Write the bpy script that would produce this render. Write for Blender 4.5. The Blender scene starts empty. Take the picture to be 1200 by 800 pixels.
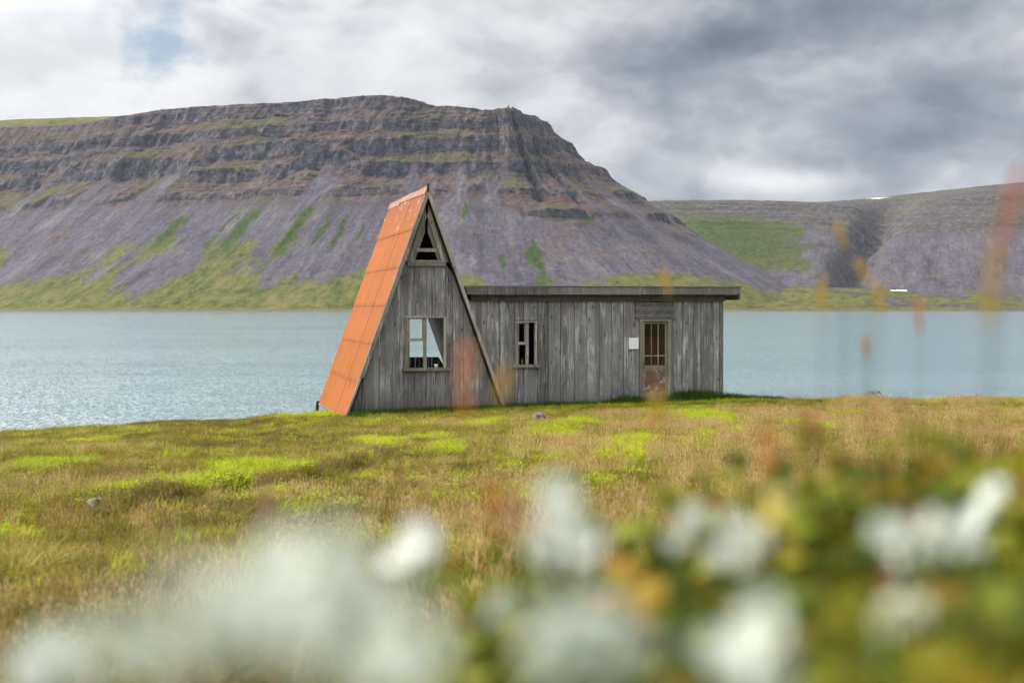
import bpy, math, random
import numpy as np
from mathutils import Vector, Matrix
R = math.radians
random.seed(11)
rng = np.random.default_rng(5)
scene = bpy.context.scene
COL = scene.collection

# ------------------------------------------------------------------ basics
H = 11.5            # height of the camera above the sea
F = 1667.0          # focal length in photo pixels (50 mm lens, 1200 px wide photo)
HOR = 360.0         # row of the horizon in the photo

SUN_AZ = math.atan2(-0.86, 0.50)     # direction towards the sun: left and beyond the cabin
SUN_EL = R(43)

# ------------------------------------------------------------------ numpy noise
def _hash(ix, iy, seed):
    h = (ix.astype(np.int64) * 374761393 + iy.astype(np.int64) * 668265263 + seed * 974634777) & 0xFFFFFFFF
    h = ((h ^ (h >> 13)) * 1274126177) & 0xFFFFFFFF
    h = h ^ (h >> 16)
    return (h & 0xFFFF) / 65535.0

def vnoise(x, y, seed=0):
    x = np.asarray(x, float); y = np.asarray(y, float)
    ix = np.floor(x); iy = np.floor(y)
    fx = x - ix; fy = y - iy
    fx = fx * fx * fx * (fx * (fx * 6 - 15) + 10); fy = fy * fy * fy * (fy * (fy * 6 - 15) + 10)
    a = _hash(ix, iy, seed); b = _hash(ix + 1, iy, seed); c = _hash(ix, iy + 1, seed); d = _hash(ix + 1, iy + 1, seed)
    return (a + (b - a) * fx + (c - a) * fy + (a - b - c + d) * fx * fy) * 2 - 1

def fbm(x, y, oct=4, seed=0, gain=0.5):
    t = 0.0; a = 1.0; n = 0.0
    for k in range(oct):
        c, s = math.cos(0.6 * k), math.sin(0.6 * k)
        xx, yy = x * c - y * s, x * s + y * c
        t = t + a * vnoise(xx * 2 ** k + 17.3 * k, yy * 2 ** k - 9.1 * k, seed + k * 7)
        n += a; a *= gain
    return t / n

def ridged(x, y, oct=3, seed=0):
    t = 0.0; a = 1.0; n = 0.0
    for k in range(oct):
        t = t + a * (1 - 2 * np.abs(vnoise(x * 2 ** k + 3.7 * k, y * 2 ** k + 8.2 * k, seed + k * 5)))
        n += a; a *= 0.5
    return t / n

def smooth(x, a, b):
    t = np.clip((x - a) / (b - a), 0, 1)
    return t * t * (3 - 2 * t)

# ------------------------------------------------------------------ node helper
class NT:
    def __init__(self, tree):
        self.t = tree; tree.nodes.clear()
    def n(self, kind, ins=None, **props):
        nd = self.t.nodes.new(kind)
        for k, v in props.items():
            setattr(nd, k, v)
        for k, v in (ins or {}).items():
            self.set(nd.inputs[k], v)
        return nd
    def set(self, sock, v):
        if isinstance(v, bpy.types.NodeSocket):
            self.t.links.new(v, sock)
        elif isinstance(v, bpy.types.Node):
            self.t.links.new(v.outputs[0], sock)
        else:
            if sock.type == 'RGBA' and len(v) == 3:
                v = (*v, 1)
            sock.default_value = v
    def math(self, op, a, b=0.0, c=0.0, clamp=False):
        nd = self.n('ShaderNodeMath', operation=op, use_clamp=clamp)
        self.set(nd.inputs[0], a); self.set(nd.inputs[1], b); self.set(nd.inputs[2], c)
        return nd.outputs[0]
    def vmath(self, op, a, b=(0, 0, 0)):
        nd = self.n('ShaderNodeVectorMath', operation=op)
        self.set(nd.inputs[0], a); self.set(nd.inputs[1], b)
        return nd.outputs['Value'] if op in ('DOT_PRODUCT', 'LENGTH', 'DISTANCE') else nd.outputs[0]
    def noise(self, vec, scale, detail=4, rough=0.55, dist=0.0, color=False):
        nd = self.n('ShaderNodeTexNoise', {'Vector': vec, 'Scale': scale, 'Detail': detail, 'Roughness': rough, 'Distortion': dist})
        return nd.outputs['Color' if color else 'Fac']
    def map(self, vec, scale=(1, 1, 1), loc=(0, 0, 0)):
        nd = self.n('ShaderNodeMapping', {'Vector': vec, 'Scale': scale, 'Location': loc})
        return nd.outputs[0]
    def ramp(self, fac, stops, interp='LINEAR'):
        nd = self.n('ShaderNodeValToRGB', {'Fac': fac})
        cr = nd.color_ramp; cr.interpolation = interp
        while len(cr.elements) > 1: cr.elements.remove(cr.elements[-1])
        cr.elements[0].position = stops[0][0]
        c = stops[0][1]; cr.elements[0].color = (*c, 1) if isinstance(c, tuple) else (c, c, c, 1)
        for p, c in stops[1:]:
            e = cr.elements.new(p); e.color = (*c, 1) if isinstance(c, tuple) else (c, c, c, 1)
        return nd.outputs[0]
    def mix(self, fac, a, b, blend='MIX'):
        nd = self.n('ShaderNodeMix', data_type='RGBA', blend_type=blend)
        self.set(nd.inputs[0], fac); self.set(nd.inputs[6], a); self.set(nd.inputs[7], b)
        return nd.outputs[2]
    def range(self, v, a, b, c=0.0, d=1.0):
        nd = self.n('ShaderNodeMapRange', {'Value': v, 'From Min': a, 'From Max': b, 'To Min': c, 'To Max': d})
        nd.interpolation_type = 'SMOOTHSTEP'
        return nd.outputs[0]
    def attr(self, name):
        return self.n('ShaderNodeAttribute', attribute_name=name)

def new_mat(name):
    m = bpy.data.materials.new(name); m.use_nodes = True
    return m, NT(m.node_tree)

def finish(N, color, rough=0.9, bump=None, bstr=0.3, bdist=0.01, trans=None, spec=0.2, metallic=0.0):
    p = N.n('ShaderNodeBsdfPrincipled', {'Base Color': color, 'Roughness': rough, 'Specular IOR Level': spec, 'Metallic': metallic})
    if bump is not None:
        b = N.n('ShaderNodeBump', {'Strength': bstr, 'Distance': bdist, 'Height': bump})
        N.set(p.inputs['Normal'], b.outputs[0])
    out = p.outputs[0]
    if trans is not None:
        tr = N.n('ShaderNodeBsdfTranslucent', {'Color': color})
        mx = N.n('ShaderNodeMixShader', {0: trans}); N.set(mx.inputs[1], p.outputs[0]); N.set(mx.inputs[2], tr.outputs[0])
        out = mx.outputs[0]
    o = N.n('ShaderNodeOutputMaterial'); N.set(o.inputs[0], out)
    return p

# ------------------------------------------------------------------ mesh helper
class MB:
    """collects polygons and links them as ONE mesh object"""
    def __init__(self): self.v = []; self.f = []; self.r = []
    def add(self, verts, faces, r=0.5):
        o = len(self.v); self.v += [tuple(p) for p in verts]
        self.f += [tuple(i + o for i in f) for f in faces]; self.r += [r] * len(verts)
    def prism(self, poly, d0, d1, r=0.5):          # polygon in (s,h), thick along d
        n = len(poly)
        vs = [(s, d0, h) for s, h in poly] + [(s, d1, h) for s, h in poly]
        fs = [tuple(range(n)), tuple(range(2 * n - 1, n - 1, -1))]
        fs += [(i, i + n, (i + 1) % n + n, (i + 1) % n) for i in range(n)]
        self.add(vs, fs, r)
    def box(self, s0, s1, d0, d1, h0, h1, r=0.5):
        self.prism([(s0, h0), (s1, h0), (s1, h1), (s0, h1)], d0, d1, r)
    def bar(self, p, q, w, t, r=0.5, up=(0, 1, 0)):   # beam from p to q, w across, t along 'up'
        p = Vector(p); q = Vector(q); a = (q - p).normalized(); u = Vector(up); c = a.cross(u).normalized(); u = c.cross(a).normalized()
        vs = []
        for e in (p, q):
            for x, y in ((-1, -1), (1, -1), (1, 1), (-1, 1)):
                vs.append(e + c * x * w / 2 + u * y * t / 2)
        self.add(vs, [(3, 2, 1, 0), (4, 5, 6, 7), (0, 1, 5, 4), (1, 2, 6, 5), (2, 3, 7, 6), (3, 0, 4, 7)], r)
    def tube(self, pts, rad, n=6, r=0.5):
        pts = [Vector(p) for p in pts]; vs = []; fs = []
        for i, p in enumerate(pts):
            a = (pts[min(i + 1, len(pts) - 1)] - pts[max(i - 1, 0)]).normalized()
            c = a.cross(Vector((0.31, 0.95, 0.1))).normalized(); u = a.cross(c)
            rr = rad[i] if isinstance(rad, (list, tuple)) else rad
            for k in range(n):
                t = 2 * math.pi * k / n; vs.append(p + (c * math.cos(t) + u * math.sin(t)) * rr)
        for i in range(len(pts) - 1):
            for k in range(n):
                a = i * n + k; b = i * n + (k + 1) % n; fs.append((a, b, b + n, a + n))
        fs.append(tuple(range(n - 1, -1, -1))); fs.append(tuple(range(len(pts) * n - n, len(pts) * n)))
        self.add(vs, fs, r)
    def lathe(self, prof, c=(0, 0, 0), n=10, r=0.5):
        vs = []; fs = []
        for rad, z in prof:
            for k in range(n):
                t = 2 * math.pi * k / n; vs.append((c[0] + rad * math.cos(t), c[1] + rad * math.sin(t), c[2] + z))
        for i in range(len(prof) - 1):
            for k in range(n):
                a = i * n + k; b = i * n + (k + 1) % n; fs.append((a, b, b + n, a + n))
        fs.append(tuple(range(n - 1, -1, -1))); fs.append(tuple(range(len(prof) * n - n, len(prof) * n)))
        self.add(vs, fs, r)
    def mesh(self, name, mat, smooth_=False):
        me = bpy.data.meshes.new(name); me.from_pydata(self.v, [], self.f); me.update()
        at = me.attributes.new('rnd', 'FLOAT', 'POINT'); at.data.foreach_set('value', self.r)
        for m in (mat if isinstance(mat, list) else [mat]): me.materials.append(m)
        if smooth_: me.polygons.foreach_set('use_smooth', [True] * len(me.polygons))
        return me
    def build(self, name, mat, parent=None, smooth_=False, loc=None):
        o = bpy.data.objects.new(name, self.mesh(name, mat, smooth_)); COL.objects.link(o)
        if parent: o.parent = parent
        if loc: o.location = loc
        return o

def tag(o, label=None, cat=None, group=None, kind=None):
    for k, v in (('label', label), ('category', cat), ('group', group), ('kind', kind)):
        if v: o[k] = v
    return o

def empty(name, loc, rz=0.0):
    o = bpy.data.objects.new(name, None); COL.objects.link(o)
    o.location = loc; o.rotation_euler = (0, 0, rz); o.empty_display_size = 0.2
    return o

def np_mesh(name, co, faces, mat, attrs=None, smooth_=True):
    me = bpy.data.meshes.new(name)
    nv = len(co); nf = len(faces); k = faces.shape[1]
    me.vertices.add(nv); me.vertices.foreach_set('co', np.ascontiguousarray(co, np.float32).ravel())
    me.loops.add(nf * k); me.loops.foreach_set('vertex_index', np.ascontiguousarray(faces, np.int32).ravel())
    me.polygons.add(nf); me.polygons.foreach_set('loop_start', np.arange(0, nf * k, k, dtype=np.int32))
    me.polygons.foreach_set('use_smooth', np.full(nf, smooth_))
    me.update(calc_edges=True); me.validate()
    for a, val in (attrs or {}).items():
        if val.ndim == 2:
            at = me.attributes.new(a, 'FLOAT_VECTOR', 'POINT'); at.data.foreach_set('vector', np.ascontiguousarray(val, np.float32).ravel())
        else:
            at = me.attributes.new(a, 'FLOAT', 'POINT'); at.data.foreach_set('value', np.ascontiguousarray(val, np.float32))
    me.materials.append(mat)
    o = bpy.data.objects.new(name, me); COL.objects.link(o)
    return o

def grid_faces(nr, nc):
    i = np.arange(nr - 1)[:, None] * nc + np.arange(nc - 1)[None, :]
    i = i.ravel()
    return np.stack([i, i + 1, i + nc + 1, i + nc], 1)

# ================================================================== GROUND SHAPE
GY = [-40, -6, 0, .6, 1, 1.5, 2, 3, 4, 6, 8, 10, 15, 20, 28, 36, 44, 60, 200]
GZ = [-.9, -.30, -.33, -.36, -.41, -.53, -.67, -.89, -1.05, -1.26, -1.43, -1.58, -1.88, -2.10, -2.43, -2.74, -2.98, -3.3, -5.0]
TX = [-80, -13, -5, 0, 6, 10, 20, 100]
TZ = [-2.0, -.40, -.10, .10, .26, .18, .19, .4]
LX = [-200, -40, -13, -7, -3, 4.5, 6.8, 15, 40, 200]
LY = [20, 27, 33, 36.6, 42.5, 42.5, 39.6, 40.5, 41, 60]

def ground(x, y):
    x = np.asarray(x, float); y = np.asarray(y, float)
    g = np.interp(y, GY, GZ)
    # soften the breaks of the profile a little
    g = (g + np.interp(y - .35, GY, GZ) + np.interp(y + .35, GY, GZ)) / 3
    t = np.clip(y / 36, 0, 1.15)
    g = g + np.interp(x, TX, TZ) * t
    # raised flowery shoulder close on the right
    g = g + .20 * smooth(x, .1, .9) * smooth(y, .7, 1.6) * (1 - smooth(y, 2.6, 4.5))
    # turf bank left of the middle: the far side stands a little higher
    bx, by, ex, ey = -2.9, 11.0, -1.3, 19.5
    L2 = math.hypot(ex - bx, ey - by); ux, uy = (ex - bx) / L2, (ey - by) / L2
    al = (x - bx) * ux + (y - by) * uy; ac = -(x - bx) * uy + (y - by) * ux + .25 * vnoise(al * .7, 0 * al, 3)
    g = g + .17 * smooth(ac, -.1, .14) * np.exp(-np.clip(ac, 0, 9) / 2.2) * smooth(al, -1.0, .6) * (1 - smooth(al, L2 - 1, L2 + 1))
    # hummocks
    left = 1 - smooth(x, -4, 3)
    near = smooth(y, 2, 6)
    hut = smooth(np.hypot((x - .8) / 7.5, (y - 39.5) / 5.0), .75, 1.15)
    amp = (.07 + .03 * left) * near * (.25 + .75 * hut)
    g = g + amp * fbm(x * .8, y * .8, 3, 21) + .05 * hut * near * left * np.clip(fbm(x * .5 + 7, y * .35, 2, 31), 0, 1)
    g = g + .012 * near * fbm(x * 3.1, y * 3.1, 2, 41)
    # falls to the shore beyond the lip
    s = np.clip(y - np.interp(x, LX, LY) - .8 * fbm(x * .22, y * 0 + .3, 2, 9), 0, None)
    drop = np.where(s < 6, .055 * s * s, .055 * 36 + .66 * (s - 6))
    z = H + g - drop
    low = 1.0 * smooth(x, 8, 22) * (1 - smooth(y, 160, 176)) - 2.2 * (1 - smooth(x, 8, 22)) - 2.2 * smooth(x, 8, 22) * smooth(y, 160, 176)
    w = smooth(z, low + 3.0, low - .5)   # blend to shore level
    return np.where(s > 0, np.maximum(z, low), z)

def pix_ground(px, py):
    """where the line of sight through a photo pixel meets the ground"""
    y = np.geomspace(.4, 60, 1500)
    x = (px - 600) / F * y; z = H - (py - HOR) / F * y
    g = ground(x, y); below = np.nonzero(g > z)[0]
    k = below[0] if len(below) else len(y) - 1
    return float(x[k]), float(y[k]), float(g[k])

# ================================================================== MATERIALS
def mat_wood(name, dark, mid, light, warm=(.2, .17, .14), streak=.5, board=True):
    m, N = new_mat(name)
    co = N.n('ShaderNodeTexCoord').outputs['Object']
    rnd = N.attr('rnd').outputs['Fac']
    off = N.n('ShaderNodeCombineXYZ', {0: N.math('MULTIPLY', rnd, 37.0), 1: N.math('MULTIPLY', rnd, 11.0), 2: N.math('MULTIPLY', rnd, 53.0)})
    c2 = N.vmath('ADD', co, off.outputs[0])
    grain = N.noise(N.map(c2, (22, 22, .8)), 1.6, 6, .62)
    fine = N.noise(N.map(c2, (90, 90, 2.2)), 1.5, 4, .6)
    blot = N.noise(N.map(c2, (3, 3, .9)), 1.6, 5, .65)
    f = N.math('ADD', N.math('MULTIPLY', grain, .65), N.math('MULTIPLY', fine, .35))
    f = N.math('ADD', f, N.math('MULTIPLY', N.math('SUBTRACT', rnd, .5), .16))
    col = N.ramp(f, [(.30, dark), (.47, mid), (.60, mid), (.74, light)])
    # pale, silvered flaking in patches
    pat = N.math('MULTIPLY', N.range(blot, .47, .62), N.range(grain, .42, .58))
    col = N.mix(N.math('MULTIPLY', pat, streak), col, light)
    br = N.noise(N.map(c2, (5, 5, .5), (9, 3, 4)), 1.1, 3, .5)
    col = N.mix(N.math('MULTIPLY', N.range(br, .54, .72), .55), col, warm)
    # knots
    vk = N.n('ShaderNodeTexVoronoi', {'Vector': N.map(c2, (5.5, 5.5, 1.9)), 'Scale': 1.0})
    col = N.mix(N.math('MULTIPLY', N.range(vk.outputs['Distance'], .16, .08), .75), col, dark)
    # damp, darker foot of the boards and broad weather stains
    hz = N.n('ShaderNodeSeparateXYZ', {0: co}).outputs[2]
    foot = N.math('MULTIPLY', N.range(N.math('ADD', hz, N.math('MULTIPLY', blot, -.9)), .35, -.35), .55)
    col = N.mix(foot, col, (.060, .056, .042))
    wst = N.noise(N.map(co, (.55, .55, .4), (3, 3, 1)), 1.6, 4, .6)
    col = N.mix(N.math('MULTIPLY', N.range(wst, .46, .64), .38), col, (.085, .082, .085))
    # each board keeps its own tone
    tone = N.math('ADD', .66, N.math('MULTIPLY', N.n('ShaderNodeTexWhiteNoise', {'W': rnd}, noise_dimensions='1D').outputs[0], .66))
    col = N.mix(1.0, col, N.n('ShaderNodeCombineColor', {0: tone, 1: tone, 2: tone}).outputs[0], 'MULTIPLY')
    finish(N, col, .88, f, .5, .006)
    return m

WOOD = mat_wood('weathered_wood', (.044, .043, .045), (.228, .224, .226), (.52, .525, .545), warm=(.17, .15, .13), streak=.7)
WOOD_DARK = mat_wood('dark_wood', (.018, .014, .011), (.075, .062, .05), (.17, .15, .135), warm=(.07, .05, .04))
WOOD_GREY = mat_wood('grey_fascia', (.05, .047, .045), (.15, .147, .145), (.33, .33, .33))
WOOD_TRIM = mat_wood('painted_trim', (.10, .085, .065), (.29, .275, .225), (.50, .48, .42), warm=(.24, .18, .12), streak=.8)
WOOD_BARGE = mat_wood('barge_wood', (.12, .11, .095), (.33, .31, .28), (.52, .50, .46))

def mat_roof():
    m, N = new_mat('orange_sheet')
    co = N.n('ShaderNodeTexCoord').outputs['Object']
    rnd = N.attr('rnd').outputs['Fac']
    st = N.noise(N.map(co, (.6, 9, .6)), 1.3, 5, .6)        # streaks down the slope
    fad = N.noise(N.map(co, (.8, 1.4, .8)), .9, 4, .6)
    base = N.mix(fad, (.225, .062, .006), (.315, .094, .010))
    base = N.mix(N.math('MULTIPLY', N.range(st, .48, .72), .45), base, (.38, .128, .022))
    base = N.mix(N.math('MULTIPLY', N.math('SUBTRACT', rnd, .3), .35, clamp=True), base, (.42, .105, .04))
    z = N.n('ShaderNodeSeparateXYZ', {0: co}).outputs[2]
    top = N.range(z, 4.2, 5.7)
    rs = N.noise(N.map(co, (1.5, 12, .5)), 1.5, 6, .7)
    rust = N.math('MULTIPLY', N.range(N.math('ADD', rs, N.math('MULTIPLY', top, .12)), .55, .68), N.math('ADD', .25, N.math('MULTIPLY', top, .6)))
    base = N.mix(rust, base, (.17, .06, .035))
    seam = N.math('FRACT', N.math('MULTIPLY', N.math('ADD', z, .02), 6 / 5.865))
    run = N.noise(N.map(co, (1, 14, .7), (4, 2, 1)), 1.3, 5, .65)
    base = N.mix(N.math('MULTIPLY', N.range(seam, .62, 1.0), N.math('MULTIPLY', N.range(run, .46, .62), .85)), base, (.15, .042, .018))
    patch = N.noise(N.map(co, (.5, .9, .5), (7, 1, 3)), 1.4, 5, .6)
    base = N.mix(N.math('MULTIPLY', N.range(patch, .48, .62), .62), base, (.26, .088, .020))
    pw = N.noise(N.map(co, (3, 3, 3), (1.7, 0, .2)), 1.2, 4, .6)
    bare = N.math('MULTIPLY', N.math('MULTIPLY', N.range(pw, .64, .68), top), .7)
    base = N.mix(bare, base, (.55, .5, .47))
    finish(N, base, .65, rs, .2, .006, spec=.10)
    return m
ROOF = mat_roof()

def mat_plain(name, col, rough=.8, var=.25, scale=12, spec=.2, metallic=0, trans=None):
    m, N = new_mat(name)
    co = N.n('ShaderNodeTexCoord').outputs['Object']
    f = N.noise(co, scale, 5, .6)
    c = N.mix(f, tuple(v * (1 - var) for v in col), tuple(min(1, v * (1 + var)) for v in col))
    finish(N, c, rough, f, .2, .004, spec=spec, metallic=metallic, trans=trans)
    return m

RIDGE = mat_plain('ridge_metal', (.27, .135, .10), .75, .6, 3, .1)
PAPER = mat_plain('white_paper', (.80, .83, .88), .6, .03, 6)
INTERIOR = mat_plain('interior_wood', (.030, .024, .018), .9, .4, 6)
DARKMETAL = mat_plain('dark_iron', (.02, .02, .02), .5, .2, 20, .4)
CONCRETE = mat_plain('grey_step', (.36, .335, .315), .95, .35, 7)
WHITEWALL = mat_plain('white_wall', (.80, .80, .78), .8, .05, 3)
DARKROOF = mat_plain('dark_roof', (.05, .055, .06), .7, .2, 3)
PALEROOF = mat_plain('pale_roof', (.55, .58, .6), .6, .1, 1)
CUP = mat_plain('white_glaze', (.75, .75, .73), .3, .05, 9, .5)
BOTTLE = mat_plain('brown_bottle', (.12, .07, .03), .2, .1, 9, .5)

def mat_door_panel():
    m, N = new_mat('peeling_panel')
    co = N.n('ShaderNodeTexCoord').outputs['Object']
    a = N.noise(N.map(co, (1, 1, 3)), 7, 6, .65); b = N.noise(co, 4.2, 5, .7)
    c = N.mix(a, (.10, .045, .035), (.26, .16, .13))
    c = N.mix(N.range(b, .52, .60), c, (.44, .38, .37))
    finish(N, c, .8, b, .4, .004)
    return m
PEEL = mat_door_panel()
CURTAIN = mat_plain('red_curtain', (.26, .020, .012), .95, .3, 5)

def mat_glass():
    m, N = new_mat('old_glass')
    co = N.n('ShaderNodeTexCoord').outputs['Object']
    tr = N.n('ShaderNodeBsdfTransparent', {'Color': (.75, .75, .72)})
    gl = N.n('ShaderNodeBsdfGlossy', {'Color': (1, 1, 1), 'Roughness': .05})
    fr = N.n('ShaderNodeFresnel', {'IOR': 1.45})
    mx = N.n('ShaderNodeMixShader', {0: fr.outputs[0]}); N.set(mx.inputs[1], tr.outputs[0]); N.set(mx.inputs[2], gl.outputs[0])
    o = N.n('ShaderNodeOutputMaterial'); N.set(o.inputs[0], mx.outputs[0])
    return m
GLASS = mat_glass()

def mat_rock():
    m, N = new_mat('field_stone')
    co = N.n('ShaderNodeTexCoord').outputs['Object']
    a = N.noise(co, 9, 6, .65); b = N.noise(co, 22, 3, .6)
    c = N.ramp(a, [(.32, (.04, .036, .034)), (.5, (.14, .125, .12)), (.66, (.27, .25, .24))])
    c = N.mix(N.range(b, .58, .66), c, (.35, .35, .32))
    finish(N, c, .95, a, .7, .03)
    return m
ROCK = mat_rock()

def mat_ground():
    m, N = new_mat('turf_soil')
    pos = N.n('ShaderNodeNewGeometry').outputs['Position']
    a = N.noise(pos, .55, 5, .6); b = N.noise(pos, 5.5, 5, .65); c = N.noise(pos, 28, 4, .65)
    col = N.ramp(a, [(.36, (.060, .055, .012)), (.50, (.10, .078, .022)), (.64, (.135, .105, .042))])
    col = N.mix(N.math('MULTIPLY', N.range(b, .45, .62), .6), col, (.075, .085, .010))
    col = N.mix(N.math('MULTIPLY', N.range(c, .5, .65), .5), col, (.04, .03, .012))
    lush = N.attr('lush').outputs['Fac']
    lc = N.mix(b, (.16, .19, .010), (.24, .27, .018))
    col = N.mix(N.math('MULTIPLY', lush, N.range(c, .25, .6)), col, lc)
    z = N.n('ShaderNodeSeparateXYZ', {0: pos}).outputs[2]
    col = N.mix(N.range(z, 1.6, .4), col, (.09, .08, .07))
    finish(N, col, 1.0, c, .6, .03)
    return m
GROUND = mat_ground()

def mat_veg(name, cols, trans=.35, patch=None, rough=.7):
    """leaf or blade colours vary from plant to plant, from blade to blade and in patches over the field"""
    m, N = new_mat(name)
    pos = N.n('ShaderNodeNewGeometry').outputs['Position']
    oi = N.n('ShaderNodeObjectInfo').outputs['Random']
    rnd = N.attr('rnd').outputs['Fac']
    p = N.noise(N.map(pos, (1, 1, .2)), .7, 3, .6)
    f = N.math('ADD', N.math('MULTIPLY', oi, .40), N.math('ADD', N.math('MULTIPLY', rnd, .35), N.math('MULTIPLY', p, .5)))
    f = N.math('SUBTRACT', f, .12)
    k = len(cols)
    col = N.ramp(f, [(.12 + .76 * i / (k - 1), c) for i, c in enumerate(cols)])
    finish(N, col, rough, trans=trans)
    return m

V_STRAW = mat_veg('straw_stems', [(.17, .105, .022), (.35, .255, .075), (.51, .40, .16), (.64, .54, .27), (.32, .33, .03)], .3)
V_HEAD = mat_veg('seed_heads', [(.27, .14, .055), (.45, .28, .12), (.62, .44, .21), (.72, .57, .34)], .3)
V_OLIVE = mat_veg('olive_grass', [(.05, .048, .005), (.13, .125, .008), (.22, .185, .014), (.31, .23, .045), (.16, .175, .008)], .35)
V_LIME = mat_veg('lime_growth', [(.13, .19, .006), (.30, .36, .010), (.43, .48, .014), (.56, .54, .018)], .4)
V_DEEP = mat_veg('deep_green', [(.025, .055, .008), (.05, .10, .010), (.09, .16, .012)], .35)
V_HEATH = mat_veg('heath', [(.045, .022, .010), (.07, .05, .010), (.10, .09, .012), (.16, .11, .025)], .25)
V_WEED = mat_veg('weed_leaf', [(.035, .06, .005), (.075, .115, .007), (.14, .18, .008), (.29, .27, .012), (.10, .12, .008), (.32, .15, .02), (.26, .07, .035), (.15, .085, .055)], .4)
V_STALK = mat_veg('sorrel_red', [(.26, .07, .03), (.36, .12, .035), (.46, .22, .04)], .35)

# ================================================================== SETTING: WATER
def mat_water():
    m, N = new_mat('fjord_water')
    pos = N.n('ShaderNodeNewGeometry').outputs['Position']
    c = N.noise(N.map(pos, (.005, .016, 1), (4, 2, 0)), 1.0, 5, .55)          # calmer and rougher lanes
    w1 = N.noise(N.map(pos, (2.6, 4.0, 1)), 1.0, 2, .55, 0, True)
    w2 = N.noise(N.map(pos, (.12, .30, 1), (9, 3, 0)), 1.0, 3, .55, 0, True)
    k = N.range(c, .30, .68, .8, 1.05)
    sl = N.vmath('ADD', N.vmath('MULTIPLY', N.vmath('SUBTRACT', w1, (.5, .5, .5)), (.85, 1.0, 0)), N.vmath('MULTIPLY', N.vmath('SUBTRACT', w2, (.5, .5, .5)), (.06, .08, 0)))
    sc = N.n('ShaderNodeVectorMath', operation='SCALE'); N.set(sc.inputs[0], sl); N.set(sc.inputs['Scale'], k)
    nv = N.vmath('NORMALIZE', N.vmath('ADD', sc.outputs[0], (0, 0, 1)))
    col = N.mix(N.range(c, .4, .65), (.125, .210, .236), (.14, .235, .258))
    p = N.n('ShaderNodeBsdfPrincipled', {'Base Color': col, 'Roughness': .12, 'IOR': 2.1, 'Normal': nv})
    o = N.n('ShaderNodeOutputMaterial'); N.set(o.inputs[0], p.outputs[0])
    return m
wm = MB(); wm.add([(-5300, 18, 0), (5300, 18, 0), (5300, 9300, 0), (-5300, 9300, 0)], [(0, 1, 2, 3)])
water = wm.build('water', mat_water()); tag(water, kind='structure')

# ================================================================== SETTING: FAR MOUNTAIN
def chaikin(P, n):
    P = np.array(P, float)
    for _ in range(n):
        a = P[:-1] * .75 + P[1:] * .25; b = P[:-1] * .25 + P[1:] * .75
        Q = np.empty((2 * len(a), 2)); Q[0::2] = a; Q[1::2] = b
        P = np.vstack([P[:1], Q, P[-1:]])
    return P

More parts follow.
